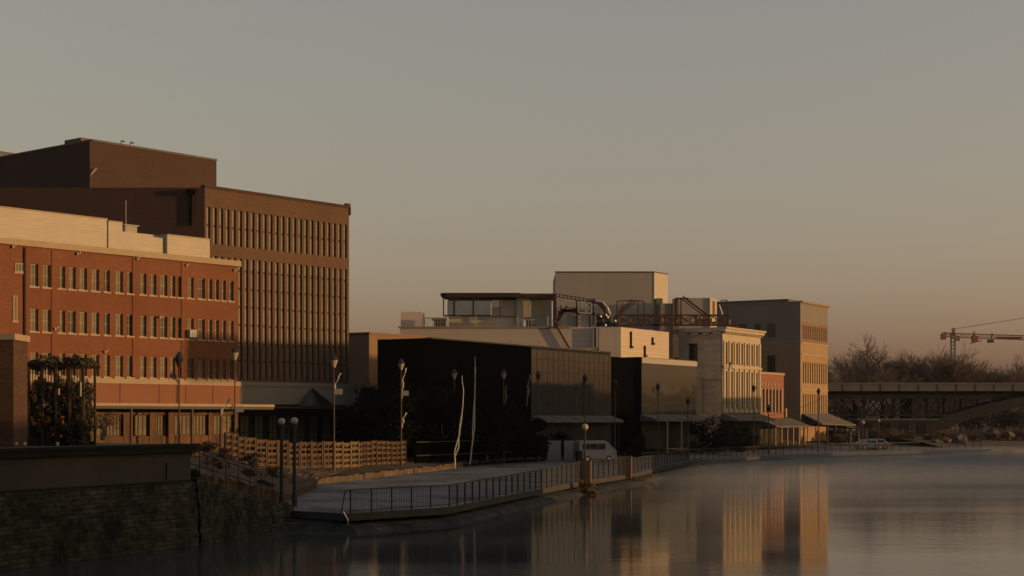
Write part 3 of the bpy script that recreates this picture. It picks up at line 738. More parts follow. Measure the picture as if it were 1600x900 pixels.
frame_part('steel_post', [(901,468,901,545,206),(866,460,866,510,206),(922,472,922,512,206),(905,468,905,510,207.2),(927,472,927,508,YY)], .2)
frame_part('cabin_frame', [(876,470,876,490,YY),(876,470,902,471,YY),(904,472,924,474,205.7),(904,480,924,482,205.7),(904,488,924,490,205.7),(904,472,904,488,205.7),(916,473,916,488,205.7),(924,474,924,490,205.7),(880,470,872,490,YY)], .22, 'steel')
Y2=214
def truss(name, x0,x1,yt,yb,Y,n):
    s_=[(x0,yt,x1,yt,Y),(x0,yb,x1,yb,Y)]
    for i in range(n+1): x=x0+(x1-x0)*i/n; s_.append((x,yt,x,yb,Y))
    for i in range(n):
        xa=x0+(x1-x0)*i/n; xb=x0+(x1-x0)*(i+1)/n; s_ += [(xa,yt,xb,yb,Y),(xa,yb,xb,yt,Y)]
    frame_part(name, s_, .15)
truss('long_truss', 962,1138,492,508,213.5,9)
truss('long_truss', 965,1135,493,508,216.5,7)
frame_part('left_tower', [(964,471,964,508,Y2),(964,471,975,470,Y2),(975,470,988,469,Y2),(988,469,1006,471,Y2),(1006,471,1006,508,Y2),(997,470,997,508,Y2),(972,473,972,492,Y2)], .18)
frame_part('stair_stringer', [(966,490,990,470,Y2),(968,492,994,471,Y2),(966,487,988,468,Y2)], .22)
frame_part('middle_tower', [(1031,480,1031,508,Y2),(1055,466,1055,508,Y2),(1055,466,1076,466,Y2),(1064,466,1064,508,Y2),(1057,466,1057,500,Y2+1.5)], .2)
frame_part('stair_stringer', [(1064,466,1102,495,Y2),(1070,466,1108,495,Y2),(1067,463,1105,492,Y2)], .2)
frame_part('right_tower', [(1127,469,1127,508,Y2+4),(1136,469,1136,508,Y2+4),(1127,469,1136,469,Y2+4),(1127,480,1136,480,Y2+4)], .16)
frame_part('rail_post', [(1108,492,1108,508,Y2)], .16)
frame_part('rail_post', [(1088,492,1088,508,Y2)], .16)
frame_part('lower_rail', [(1088,500,1112,500,212.5),(1088,504,1120,504,212.5),(1020,508,1150,508,213),(960,509,1030,508,213)], .3)
m_=MB(); m_.box(-.14,.14,-.14,.14,0,.7); o=m_.build('roof_lamp', M['whitepaint'], t); o.location=W(1140,507,216)
m_=MB(); m_.tube([W(1124,476,216),W(1129,492,216)],.05); m_.build('cable', M['steel'], t)

# ------------------------------------------------------------------ concrete boxes behind
A=P(1022,0,235); b = Bld('concrete_tower', 'big plain windowless beige box rising above all the rooftops in the middle', (A.x,A.y), (A.x+.55*4.3,A.y+.83*4.3))
x0=(868-800)/F*235
m_=MB(); m_.prism([(0.02,0.02),(b.L,0),b.loc(A.x+.55*4.3-10,A.y+14),b.loc(x0,250),b.loc(x0,235)],2,27.0); b.part('wall', m_, M['greystucco'])
m_=MB(); m_.box(-.02,b.L+.01,-.03,0,2,27.02); b.part('sunlit_face', m_, M['white'])  # lighter sheet paints the sunlit end of the box
m_=MB(); m_.prism([(-.06,-.08),(b.L+.08,-.08),(b.L+.08,.2),(.1,.3),b.loc(x0+.2,235.4),b.loc(x0-.1,234.85)],27.0,27.18); b.part('flashing', m_, M['roof'])
A=P(1107,0,228); b = Bld('roof_house', 'small grey rooftop house with sunlit slit-windowed end, right of the beige box', (A.x,A.y), (A.x+.55*2.2,A.y+.83*2.2))
x0=(1060-800)/F*228
m_=MB(); m_.prism([(0.02,0.02),(b.L,0),b.loc(A.x,A.y+8),b.loc(x0,236),b.loc(x0,228)],2,Zat(465.5,228)); b.part('wall', m_, M['greystucco'])
m_=MB(); wall_with_holes(m_, -.02, b.L+.01, 14, Zat(465.5,228)+.02, [(Zat(492,228),Zat(470,228),[(.7,1.5)])], -.25, -.02); b.part('sunlit_face', m_, M['cream'])  # paler colour puts the sunlight into this end of the grey house
m_=MB(); m_.box(.7,1.5,-.1,-.04,Zat(492,228),Zat(470,228)); b.part('opening_panel', m_, M['tan_dark'])
A=P(1032,0,226); b = Bld('plant_room', 'small dark grey plant room between the beige box and the stair house', (A.x,A.y), (A.x+2.1,A.y+.2))
m_=MB(); m_.box(0,b.L,0,5,2,Zat(474,226)); b.part('wall', m_, M['grey_side'])
m_=MB(); m_.box(b.L-.4,b.L+.5,-.3,-.05,14,Zat(467,226)); m_.box(-.2,.7,2,4,18,Zat(466,228)); b.part('duct', m_, M['roof'])

# ------------------------------------------------------------------ 8 cream building
A=(30,225); B=(37.2,236.6)
b = Bld('cream_building', 'classical cream stone building with tall pilasters and a projecting cornice, sunlit on its river front', A, B)
n=7; pw=b.L/(n+.5)
zz=[(1.5,8.0),(8.6,12.7),(13.6,15.9)]
gap=[]
for i in range(n): 
    c_=pw*(i+.75); gap.append((c_-.30,c_+.30))
m_=MB()
wall_with_holes(m_,0,b.L,6.1,17.4,[(6.7,12.1,gap),(13.1,16.2,gap)],0,.45)
b.part('front_wall', m_, M['cream'])
m_=MB()
for i in range(n+1):
    c_=pw*(i+.25); m_.box(c_-.28,c_+.28,-.16,-.003,6.2,12.5); m_.box(c_-.28,c_+.28,-.16,-.003,13.0,16.4)
b.part('pilaster', m_, M['cream'])
for (z0,z1) in ((6.7,12.1),(13.1,16.2)):
    for g in gap: b.window(g[0],g[1],z0,z1,y=.22,nx=1,nz=3,fm='tan_dark' if False else 'frame',pm='tan_pane' if False else 'pane',sill=False)
m_=MB(); m_.box(-.2,b.L+.35,-.5,.5,17.7,18.1); m_.box(-.3,b.L+.45,-.75,.5,18.1,18.35); m_.box(0,b.L+.1,-.12,.45,17.4,17.7)
for i in range(26): m_.box(i*b.L/26,i*b.L/26+.25,-.42,-.12,17.42,17.69)
b.part('cornice', m_, M['cream'])
m_=MB(); m_.box(0,b.L+.1,-.22,.4,12.5,12.9); 
b.part('belt_course', m_, M['cream'])
# side wall, built in its own frame (x from far end to the corner) and carried into the building's frame
sv=Vector((-.85,.53,0)).normalized(); side_len=16.0
A2=b.A+sv*side_len; d2=-sv; n2=Vector((-d2.y,d2.x,0))
if n2.dot(b.d)<0: n2=-n2
def xs(mb):
    o_=MB(); o_.f=mb.f; o_.m=mb.m
    for (x,y,z) in mb.v:
        p=A2+d2*x+n2*y; lx,ly=b.loc(p.x,p.y); o_.v.append((lx,ly,z))
    return o_
def su(px): k=(px-800)/F; return (k*A2.y-A2.x)/(d2.x-k*d2.y)
e=b.loc(A2.x,A2.y)
m_=MB(); m_.prism([(0.3,.46),(b.L,.46),(b.L,e[1]+.4),(e[0]+.5,e[1]+.4)],1.5,17.6); b.part('body', m_, M['roof'])
w1=(su(1072.5),su(1090)); w2=(su(1036),su(1051))
m_=MB(); wall_with_holes(m_,0,side_len,1.5,17.4,[(12.6,16.1,[w2,w1])],0,.3); b.part('side_wall', xs(m_), M['cream_side'])
m_=MB(); m_.box(0,side_len+.3,-.35,.3,17.7,18.3); m_.box(0,side_len,-.1,-.002,16.95,17.15)
for i in range(9): m_.box(.6+i*1.75,1.7+i*1.75,-.25,-.002,17.3,17.6)
m_.box(0,side_len+.05,-.15,-.002,10.9,11.15); m_.box(0,side_len+.05,-.12,-.002,9.9,10.1)
b.part('side_cornice', xs(m_), M['cream_side'])
for (u0,u1) in (w1,w2):
    f=MB(); f.box(u0,u1,.2,.26,12.6,16.1); w_=b.part('side_window', xs(f), M['pane_dark'])
    f=MB(); f.box(u0,u0+.12,.1,.2,12.6,16.1); f.box(u1-.12,u1,.1,.2,12.6,16.1); f.box(u0+.12,u1-.12,.1,.2,15.95,16.1); f.box(u0+.12,u1-.12,.12,.19,14.2,14.35); f.box((u0+u1)/2-.05,(u0+u1)/2+.05,.12,.19,12.6,14.2); xs(f).build('frame', M['dark'], w_)
    f=MB(); f.box(u0-.15,u1+.15,-.1,.1,12.42,12.595); xs(f).build('sill', M['cream_side'], w_)
m_=MB(); m_.box(side_len-1.0,side_len-.3,-.1,-.002,1.5,16.9); b.part('side_pilaster', xs(m_), M['cream_side'])
m_=MB(); u0,u1=su(1090),su(1098); m_.box(u0,u1,-1.0,-.003,5.6,11.2); b.part('side_projection', xs(m_), M['cream'])
m_=MB(); m_.box(su(1098),su(1127),-.06,-.003,5.0,9.9); b.part('side_panel', xs(m_), M['cream_side'])
awning(b,-.2,b.L,6.0,5.2,2.4)
m_=MB(); m_.box(0,b.L,.1,.45,1.5,6.1); b.part('shopfront', m_, M['interior'])
m_=MB(); u_=b.u(1133); m_.beam((u_,-.6,12.4),(u_+.5,-.6,13.3),.12); m_.beam((u_+.5,-.6,13.3),(u_+1.3,-.6,12.3),.08); b.part('wall_bracket', m_, M['dark'])

# ------------------------------------------------------------------ 9 small pink brick building
A=(37,240); B=(42.85,249.2)
b = Bld('small_brick_building', 'narrow low salmon brick building with slim vertical ribs, right of the cream building', A, B)
g=[(.75+i*1.32,1.5+i*1.32) for i in range(7)]
m_=MB(); wall_with_holes(m_,0,b.L,5.0,12.1,[(6.3,9.7,g)],0,.4); m_.box(0,b.L,.42,9,1.5,12.1); b.part('wall', m_, M['pink'])
m_=MB(); m_.box(-.1,b.L+.15,-.12,.5,12.1,12.45); b.part('coping', m_, M['cornice'])
m_=MB()
for i in range(8): c_=.5+i*1.32; m_.box(c_-.18,c_+.18,-.22,-.003,6.2,9.9); 
b.part('rib', m_, M['cornice'])
m_=MB()
for i in range(7): c_=1.1+i*1.2; m_.box(c_-.22,c_+.22,-.1,-.003,10.4,10.8)
b.part('frieze_block', m_, M['cornice'])
for a_,c_ in g: b.window(a_+.01,c_-.01,6.3,9.7,y=.2,nx=1,nz=2,fm='brick_side',pm='pane_dark',sill=False)
awning(b,-.3,b.L+2.5,5.4,4.2,3.5,'roof','porch_roof')
m_=MB(); m_.box(0,b.L,.1,.45,1.5,5.0); b.part('shopfront', m_, M['interior'])
for i in range(6): m_=MB(); u_=.2+i*2.3; m_.box(u_-.13,u_+.13,-3.2,-2.95,.9,4.0); b.part('porch_post', m_, M['tan'])
m_=MB(); u_=b.u(1226); m_.box(b.L+.1,b.L+.6,-.3,.1,5.5,6.9); b.part('wall_sign', m_, M['cornice'])
# tall slab behind it
A=P(1176,0,246); b = Bld('brick_chimney_slab', 'slim salmon brick slab standing behind the narrow low brick building', (A.x,A.y), (A.x+1.0,A.y+2.6))
m_=MB(); m_.box(0,b.L,0,3,1.5,Zat(543,246)); b.part('shaft', m_, M['pink']); m_=MB(); m_.box(-.05,b.L+.05,-.05,3.05,Zat(543,246),Zat(541,246)); b.part('coping', m_, M['cornice'])

# ------------------------------------------------------------------ 10 tall tan building
A=(47.9,262); B=(54.6,273.4)
b = Bld('tan_building', 'tall tan brick building at the right end with a shaded grey and brown side wall', A, B)
g=[(.9+i*1.12,1.42+i*1.12) for i in range(11)]
RW=[(2.2,4.4),(6.9,9.3),(11.7,14.4),(16.6,19.6)]
def tanrows(z0,z1,rr):
    m_=MB(); wall_with_holes(m_,0,b.L,z0,z1,[(a_,c_,g) for a_,c_ in rr],0,.4); return m_
RWb=[(5.9,9.4),(11.2,14.7)]
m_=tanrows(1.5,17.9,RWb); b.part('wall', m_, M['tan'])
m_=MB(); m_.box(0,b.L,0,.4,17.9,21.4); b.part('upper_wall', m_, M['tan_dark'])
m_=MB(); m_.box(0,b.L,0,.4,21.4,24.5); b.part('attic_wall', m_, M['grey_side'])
m_=MB(); m_.box(.03,b.L,.42,20,1.5,24.4); b.part('body', m_, M['roof'])
for a_,c_ in RWb:
    for p0,p1 in g: b.window(p0,p1,a_,c_,y=.12,nx=1,nz=2,fm='tan_dark',pm='pane',sill=False)
for p0,p1 in g: b.window(p0,p1,18.5,20.9,y=-.06,nx=1,nz=2,fm='tan_side',pm='pane_dark',sill=False)
m_=MB(); m_.box(-.1,b.L+.35,-.3,.5,24.5,24.85); b.part('coping', m_, M['tan_side'])
for z_ in (17.9,10.1,16.0): m_=MB(); m_.box(-.02,b.L+.06,-.1,-.003,z_-.12,z_+.12); b.part('belt_course', m_, M['cornice'])
# side wall, grey above brown
def sidewall(z0,z1,m,name,holes=()):
    m_=MB(); y=0.0
    rows=[(h[2],h[3],[(h[0],h[1])]) for h in holes]
    # build in x = inward distance then swap
    t_=MB(); wall_with_holes(t_,0,20,z0,z1,rows,0,.3)
    m_.v=[(vy-.3+.01,vx,vz) for (vx,vy,vz) in t_.v]; m_.f=[f[::-1] for f in t_.f]; m_.m=t_.m
    return b.part(name,m_,M[m])
hs=[]
def ys(px): # inward distance on side plane
    k=(px-800)/F; return (k*b.A.y-b.A.x)/(b.n.x-k*b.n.y)
y0,y1=ys(1212.5),ys(1200); y2,y3=ys(1168),ys(1156); y4,y5=ys(1190),ys(1180)
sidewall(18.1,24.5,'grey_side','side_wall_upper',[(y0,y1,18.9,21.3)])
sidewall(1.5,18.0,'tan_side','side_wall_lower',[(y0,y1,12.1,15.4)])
for (a_,c_,z0,z1) in ((y0,y1,18.9,21.3),(y0,y1,12.9,15.9),(y2,y3,19.0,21.3),(y4,y5,18.9,21.3),(y0,y1,7.6,10.4)):
    m_=MB(); m_.box(-.32,-.1,a_,c_,z0,z1)
    o=b.part('side_window', m_, M['pane_dark'])
m_=MB(); m_.box(-.34,-.29,0,20,17.95,18.15); b.part('side_belt', m_, M['cornice'])
m_=MB(); m_.box(-.35,.3,-.1,20,24.5,24.75); b.part('side_coping', m_, M['grey_side'])
m_=MB(); m_.box(2,10,3,16,24.7,25.4); b.part('roof_upstand', m_, M['roof'])
# porch at the right end and ground floor arcade
m_=MB(); m_.hexa([(0.2,-.1,5.9),(b.L+.4,-.1,5.9),(b.L+5.5,-3.2,4.0),(0.6,-3.4,4.3),(0.2,-.1,6.15),(b.L+.4,-.1,6.15),(b.L+5.5,-3.2,4.25),(.6,-3.4,4.5)]); b.part('porch_roof', m_, M['roof'])
m_=MB(); m_.hexa([(b.L+.2,-3,4.0),(b.L+6,-3,3.6),(b.L+6,4,3.6),(b.L+.2,4,4.0),(b.L+.2,-.2,5.8),(b.L+.8,-.2,5.6),(b.L+.8,4,5.6),(b.L+.2,4,5.8)]); b.part('end_porch_roof', m_, M['awning'])
for i,u_ in enumerate((b.L+2,b.L+3.6,b.L+5.2,b.L+6.2)): m_=MB(); m_.box(u_-.12,u_+.12,-2.9,-2.65,.9,3.8); b.part('porch_post', m_, M['cream'])
for u_ in (4.2,8.2): m_=MB(); m_.box(u_-.15,u_+.15,-3.2,-2.9,.9,4.3); b.part('porch_post', m_, M['darkwood'])

# ------------------------------------------------------------------ bridge
YB=292
t = thing('arch_bridge', 'long dark steel arch road bridge with a pale parapet crossing the river', 'bridge', (60,YB,0))
zt=Zat(598,YB); zb=Zat(611,YB)
m_=MB(); m_.box(-6,200,0,12,zb,zt-.35); 
for i in range(58): m_.box(-5.8+i*3.5,-5.55+i*3.5,-.08,-.002,zb+.05,zt-.36)
m_.build('parapet', M['bridge_deck'], t)
m_=MB(); m_.box(-6,200,-.2,12.2,zt-.35,zt); m_.build('parapet_cap', M['bridge_deck'], t)
m_=MB(); m_.box(-6,200,2.2,10,zb-1.3,zb); m_.build('girder', M['bridge'], t)
px_p=1432
xp=(px_p-800)/F*YB-60
m_=MB(); m_.box(xp-1.2,xp+2.4,.5,11,-1,Zat(672,YB)); m_.box(xp-.6,xp+.6,1,10,Zat(672,YB),zb-1.4); m_.build('pier', M['bridge'], t)
# arch ring
span=66; xc=xp+span/2+1; zc=Zat(624,YB)+.6; zs=Zat(684,YB); n=40
def az(x): k=(x-xc)/(span/2); return zc-.6-(zc-.6-zs)*abs(k)**2.0
for yo in (1.0,9.5):
    m_=MB()
    for i in range(n):
        x0=xp+1+span*i/n; x1=xp+1+span*(i+1)/n; th0=1.05+.6*abs((x0-xc)/(span/2)); th1=1.05+.6*abs((x1-xc)/(span/2))
        z0=az(x0); z1=az(x1)
        m_.hexa([(x0,yo,z0),(x1,yo,z1),(x1,yo+1.4,z1),(x0,yo+1.4,z0),(x0,yo,z0+th0*1.35),(x1,yo,z1+th1*1.35),(x1,yo+1.4,z1+th1*1.35),(x0,yo+1.4,z0+th0*1.35)])
    m_.build('arch_rib', M['archsteel'], t)
x=xp+4.5
while x<xp+span-2:
    z0=az(x)+2
    if z0<zb-1.6:
        for yo in (1.2,9.8): m_=MB(); m_.box(x-.16,x+.16,yo,yo+.5,z0-.8,zb-1.3); m_.build('spandrel_column', M['bridge'], t)
    x+=3.2
x=xp-4
while x>-6:
    m_=MB()
    for yo in (1.2,9.8):
        m_.box(x-.22,x+.22,yo,yo+.5,1,zb-1.4); m_.beam((x,yo,zb-4.6),(x+2.6,yo,zb-1.4),.2); m_.beam((x,yo,zb-4.6),(x-2.6,yo,zb-1.4),.2)
    m_.beam((x,1.4,4),(x,10,zb-2),.2)
    m_.build('trestle_column', M['bridge'], t); x-=5.4
m_=MB(); k=-5.0
while k<xp+8:
    for yo in (1.0,10.2): m_.beam((k,yo,zb-1.3),(k+2.0,yo,zb-4.4),.14); m_.beam((k+2.0,yo,zb-4.4),(k+4.0,yo,zb-1.3),.14)
    k+=4.0
for yo in (1.0,10.2): m_.box(-5,xp+8,yo-.1,yo+.1,zb-4.6,zb-4.3)
m_.build('lattice_truss', M['bridge'], t)
# railing posts on the parapet: thin pipe
# ------------------------------------------------------------------ crane
YC=620
t = thing('tower_crane', 'slim red and grey tower crane standing beyond the bare trees', 'crane', (P(1489,0,YC).x,YC,0))
ox=P(1489,0,YC).x
def CP(px,py): p=P(px,py,YC); return Vector((p.x-ox,0,p.z))
def lattice(m_, a, b, wd, n, th=.22):
    a=Vector(a); b=Vector(b); d=(b-a).normalized(); up=Vector((0,1,0)); s_=d.cross(up).normalized()*wd/2; y=up*wd/2
    cs=[s_+y,s_-y,-s_-y,-s_+y]
    for c_ in cs: m_.beam(a+c_,b+c_,th)
    for i in range(n):
        p=a.lerp(b,i/n); q_=a.lerp(b,(i+1)/n)
        for k in range(4): m_.beam(p+cs[k],q_+cs[(k+1)%4],th*.7)
m_=MB(); lattice(m_, CP(1489,640), CP(1489,520), 1.5, 22,.25); m_.build('mast', M['craneg'], t)
m_=MB(); lattice(m_, CP(1489,524), CP(1700,531), 1.6, 46,.26); m_.build('jib', M['craner'], t)
m_=MB(); lattice(m_, CP(1473,522), CP(1489,524), 1.4, 4,.26); m_.build('counter_jib', M['craner'], t)
m_=MB(); m_.beam(CP(1489,524),CP(1490,513),1.1,1.1); m_.build('tower_head', M['craneg'], t)
m_=MB(); m_.box(-.9,.9,-1,1,-2.4,0); o=m_.build('counterweight', M['craner'], t); o.location=CP(1474,521)
m_=MB(); m_.tube([CP(1490,514),CP(1600,497),CP(1690,484)],.10,4); m_.build('pendant_line', M['craneg'], t)
m_=MB(); m_.box(-.8,.8,-.8,.8,-1.2,.7); o=m_.build('cab', M['craneg'], t); o.location=CP(1496,528)
m_=MB(); c0=CP(1523,529); m_.box(c0.x-1.1,c0.x+1.1,-1,1,c0.z-1.4,c0.z+1.0); m_.beam(CP(1515,537),CP(1534,532),.35); m_.beam(CP(1522,518),CP(1522,530),.5); m_.build('trolley', M['craner'], t)
m_=MB(); c0=CP(1548,531); m_.box(c0.x-1.2,c0.x+1.0,-.8,.8,c0.z-1.1,c0.z+.1); m_.beam(CP(1550,521),CP(1549,530),.4); m_.build('hook_block', M['dark'], t)
m_=MB(); m_.beam(CP(1556,528),CP(1596,528),1.0,.8); m_.build('walkway', M['craner'], t)

# ------------------------------------------------------------------ trees
def branch(mb, p, d, length, r, depth, rnd, spread=.55, twig=.02, maxd=6):
    segs=3; path=[p]; q=p; dd=d
    for i in range(segs):
        dd=(dd+Vector((rnd.uniform(-.2,.2),rnd.uniform(-.2,.2),rnd.uniform(-.12,.12)))).normalized(); q=q+dd*length/segs; path.append(q)
    mb.tube(path,[r*(1-.35*i/segs) for i in range(segs+1)],5 if depth<2 else 3,cap=False)
    if depth>=maxd: return
    nb=rnd.choice((4,5) if depth in (1,2) else (3,4))
    for k in range(nb):
        f=rnd.uniform(.45,1.0) if k else 1.0
        i=min(int(f*segs),segs-1); st=path[i].lerp(path[i+1],f*segs-i)
        ax=Vector((rnd.gauss(0,1),rnd.gauss(0,1),rnd.gauss(0,.6))).normalized()
        nd=(dd+ax*spread*rnd.uniform(.6,1.3)+Vector((0,0,.05))).normalized()
        branch(mb,st,nd,length*rnd.uniform(.62,.84),max(r*.62,twig),depth+1,rnd,spread,twig,maxd)
def bare_tree(name,label,loc,h,seed,grp,spread=.6,maxd=6,twig=.05,m='bark',wide=1.0):
    rnd=random.Random(seed); t=thing(name,label,'tree',loc,0,grp)
    m_=MB(); th=h*.18; m_.tube([(0,0,-.5),(h*.005,0,th*.5),(0,0,th)],[h*.02,h*.016,h*.013],7); m_.build('trunk',M[m],t)
    m_=MB()
    for k in range(6):
        a=2*math.pi*k/6+rnd.uniform(-.4,.4); d=Vector((math.cos(a)*.8*wide,math.sin(a)*.8,rnd.uniform(.45,.9))).normalized()
        branch(m_,Vector((0,0,th*rnd.uniform(.75,1))),d,h*.245,h*.010,1,rnd,spread,twig,maxd)
    m_.build('crown',M[m],t); return t
FT='bare trees behind the bridge'
spec=[(1322,560,330,1.15,'leftmost bare tree behind the bridge, beside the tan building'),(1392,539,345,1.35,'broadest and tallest bare tree behind the bridge'),
      (1446,562,350,.9,'small rounded bare tree right of the tallest one'),(1486,553,340,.95,'bare tree at the foot of the crane mast'),
      (1530,563,348,1.0,'bare tree just right of the crane mast'),(1572,565,342,1.0,'low bare tree near the right edge of the picture'),(1618,575,350,1.0,'last bare tree, cut by the right edge of the picture'),
      (1352,566,365,.9,'bare tree in the dip left of the tallest one')]
protos=[]
for i,(px_,py_,Y_,wd,lab) in enumerate(spec):
    h=Zat(py_,Y_)-3.5
    if i<4:
        t=bare_tree('bare_tree',lab,(P(px_,0,Y_).x,Y_,3.5),20.0,20+i,FT,.66,6,.022,wide=1.0)
        zs_=sorted(v.co.z for ch in t.children for v in ch.data.vertices); top=zs_[int(len(zs_)*.995)]; t['top']=top; protos.append(t)
    else:
        t=copy_tree(protos[i%4]); t['label']=lab; t.location=(P(px_,0,Y_).x,Y_,3.5); t.rotation_euler[2]=i*1.9
    s_=h/t['top']; t.scale=(s_*wd*.95,s_*wd*.95,s_)
for t in [o for o in bpy.data.objects if 'top' in o.keys()]: del t['top']

def leafmass(mb, c, r, n, size, rnd, mi=0):
    for i in range(n):
        while True:
            v=Vector((rnd.uniform(-1,1),rnd.uniform(-1,1),rnd.uniform(-1,1)))
            if v.length<1: break
        v=v*(.55+.45*rnd.random())
        p=Vector((c[0]+v.x*r[0],c[1]+v.y*r[1],c[2]+v.z*r[2]))
        a=Vector((rnd.gauss(0,1),rnd.gauss(0,1),rnd.gauss(0,1))).normalized()*size*rnd.uniform(.6,1.4); b_=a.orthogonal().normalized()*size*rnd.uniform(.4,1); b_.rotate(Matrix.Rotation(rnd.random()*6,3,a.normalized()))
        mb.poly([p-a,p+b_*.6,p+a,p-b_*.6],mi)
def leafy(name,label,cat,loc,r,n,size,seed,m,grp=None,h=None,trunk=True,clumps=9):
    rnd=random.Random(seed); t=thing(name,label,cat,loc,0,grp)
    H=h or r[2]
    if trunk:
        m_=MB(); m_.tube([(0,0,-.3),(.1,0,H*.5),(0,0,H)],[.16,.12,.05],6)
        for k in range(4): a=k*1.6; m_.tube([(0,0,H*.5),(math.cos(a)*r[0]*.4,math.sin(a)*r[1]*.4,H*.9)],[.07,.03],4)
        m_.build('trunk' if cat=='tree' else 'stem',M['bark'],t)
    m_=MB()
    for k in range(clumps):
        a=rnd.random()*6.28; rr=rnd.random()**.5*.7
        c_=(math.cos(a)*r[0]*rr,math.sin(a)*r[1]*rr,H+(rnd.uniform(-.75,.75))*r[2]); s_=rnd.uniform(.3,.55)
        leafmass(m_,c_,(r[0]*s_,r[1]*s_,r[2]*s_),n//clumps,size,rnd)
    m_.build('crown' if cat=='tree' else 'foliage',M[m],t); return t
ET='dark evergreens in front of the black building'
for i,(px_,Y_,top,rad,lab) in enumerate([(566,146,612,2.6,'dark evergreen at the foot of the brown building, left end of the row'),(606,143,606,3.0,'dense dark evergreen left of the pale saplings'),(655,146,600,3.2,'dark evergreen between the flagged lamp and the saplings'),(690,150,612,2.6,'dark evergreen directly behind the forked sapling'),(760,152,625,3.0,'dark evergreen right of the pale saplings'),(808,158,640,2.6,'greener round evergreen at the right end of the black wall')]):
    Zt=Zat(top,Y_); c_=P(px_,0,Y_); rz_=(Zt-1.5)/2
    leafy('evergreen_tree',lab,'tree',(c_.x,c_.y,1.5),(rad*1.25,rad*1.1,rz_),7000,.26,50+i,'leaf',ET,rz_*1.02)

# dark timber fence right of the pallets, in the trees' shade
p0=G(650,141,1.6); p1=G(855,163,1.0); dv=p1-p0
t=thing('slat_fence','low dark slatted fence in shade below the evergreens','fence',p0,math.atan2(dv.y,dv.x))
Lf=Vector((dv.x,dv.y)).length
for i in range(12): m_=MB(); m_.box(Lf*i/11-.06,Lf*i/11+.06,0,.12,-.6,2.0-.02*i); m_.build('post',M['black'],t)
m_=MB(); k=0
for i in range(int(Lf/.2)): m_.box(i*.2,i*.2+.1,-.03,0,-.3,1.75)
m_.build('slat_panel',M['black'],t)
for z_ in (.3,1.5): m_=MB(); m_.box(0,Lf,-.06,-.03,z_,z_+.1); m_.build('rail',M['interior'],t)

# ------------------------------------------------------------------ pallet fence
t=thing('pallet_fence','sunlit fence of upright wooden pallets behind the lawn','fence',G(352,105,2.2))
base=G(352,105,2.2)
line=[G(352,105,2.35),G(382,109,1.9),G(450,113.5,1.55),G(522,118,1.5),G(560,122,1.45),G(572,126,1.45),G(634,136,1.3)]
rnd=random.Random(4)
for a,c_ in zip(line[:-1],line[1:]):
    L_=(c_-a).length; n=max(1,round(L_/1.35)); d=(c_-a).normalized()
    for i in range(n):
        p=a.lerp(c_,i/n); wd=L_/n*.97; hh=2.0+rnd.uniform(-.06,.06)
        m_=MB()
        for k in range(5): z_=.08+k*(hh-.3)/4; m_.box(0,wd,-.02,0,z_,z_+.2+rnd.uniform(-.03,.03))
        for x in (.01,wd-.13): m_.box(x,x+.12,-.07,-.02,0,hh+.04)
        for x in (0,wd/2-.05,wd-.1): m_.box(x,x+.1,.0,.1,0,hh)
        for k in range(3): z_=.15+k*(hh-.5)/2; m_.box(0,wd,.1,.12,z_,z_+.12)
        o=m_.build('pallet',M[rnd.choice(('wood','wood','wood3')) if p.y<118 or p.y>123 else 'wood2'],t); o.location=p-base; o.rotation_euler[2]=math.atan2(d.y,d.x)+rnd.uniform(-.03,.03)

# ------------------------------------------------------------------ street lamps
def lamp(label, px, base, top_py, head='cone', banner=None, sign=None, grp='tall street lamps along the promenade'):
    """base: world position of the foot"""
    h=Zat(top_py,base.y)-base.z
    t=thing('street_lamp',label,'street lamp',base,0,grp)
    s_=base.y/F
    r=max(.05,.9*s_)
    m_=MB(); m_.tube([(0,0,0),(0,0,h-1.1)],[r*1.25,r*.8],8); m_.build('pole',M['lamppole'],t)
    m_=MB(); m_.lathe([(r*2.2,0),(r*2.2,.3),(r*1.4,.6)],n=8); m_.build('base',M['lamppole'],t)
    m_=MB(); m_.lathe([(.09,h-1.0),(.12,h-.9),(.27,h-.48),(.26,h-.43)],n=8); m_.build('lantern_or_glint',M['globe'] if head!='dark' else M['dark'],t)
    m_=MB(); m_.lathe([(.31,h-.46),(.28,h-.38),(.12,h-.12),(.03,h)],n=8); m_.build('cap',M['dark'],t)
    if banner:
        for (dx,za,zb_,w_,m) in banner:
            m_=MB(); n=8
            for i in range(n):
                z0=h-za-(zb_-za)*i/n; z1=h-za-(zb_-za)*(i+1)/n; sd_=px*.13+dx*7; fo=lambda k: .07*math.sin(k*.8+sd_)+.05*math.sin(k*2.1+sd_*2); a0=fo(i)-.05*i; a1=fo(i+1)-.05*(i+1); wf=lambda k: w_*.42*(.75+.35*math.sin(k*1.3+sd_))*(1-.45*k/n); ww0=wf(i); ww1=wf(i+1)
                m_.poly([(dx+a0,.02,z0),(dx+ww0+a0,.1,z0),(dx+ww1+a1,.1,z1),(dx+a1,.02,z1)])
            m_.build('banner',M[m],t)
        m_=MB(); m_.beam((0,0,h-1.3),(banner[0][0],0,h-1.3),.04); m_.build('banner_arm',M['dark'],t)
    if sign: m_=MB(); m_.box(.02,.62,-.04,0,sign,sign+.42); m_.build('sign_plate',M['cloth'],t)
    return t
M['lamppole']=mat('lamp_pole_paint',(.07,.045,.03),.6,.2,2)
lamp('black lamp with a dark conical hood at the left, before the brick building', 282, G(280,96,2.2), 549, 'dark')
lamp('slim lamp beside the right corner of the brick building, with a small pale pennant', 368, G(367,112,1.7), 541, 'cone', [(-.6,3.6,4.9,.5,'cloth')], 4.0)
lamp('tall lamp standing before the right part of the tower, with a small white sign', 522, G(522,115,1.2), 553, 'globe', [(.35,1.4,3.0,.22,'cloth')], 5.8)
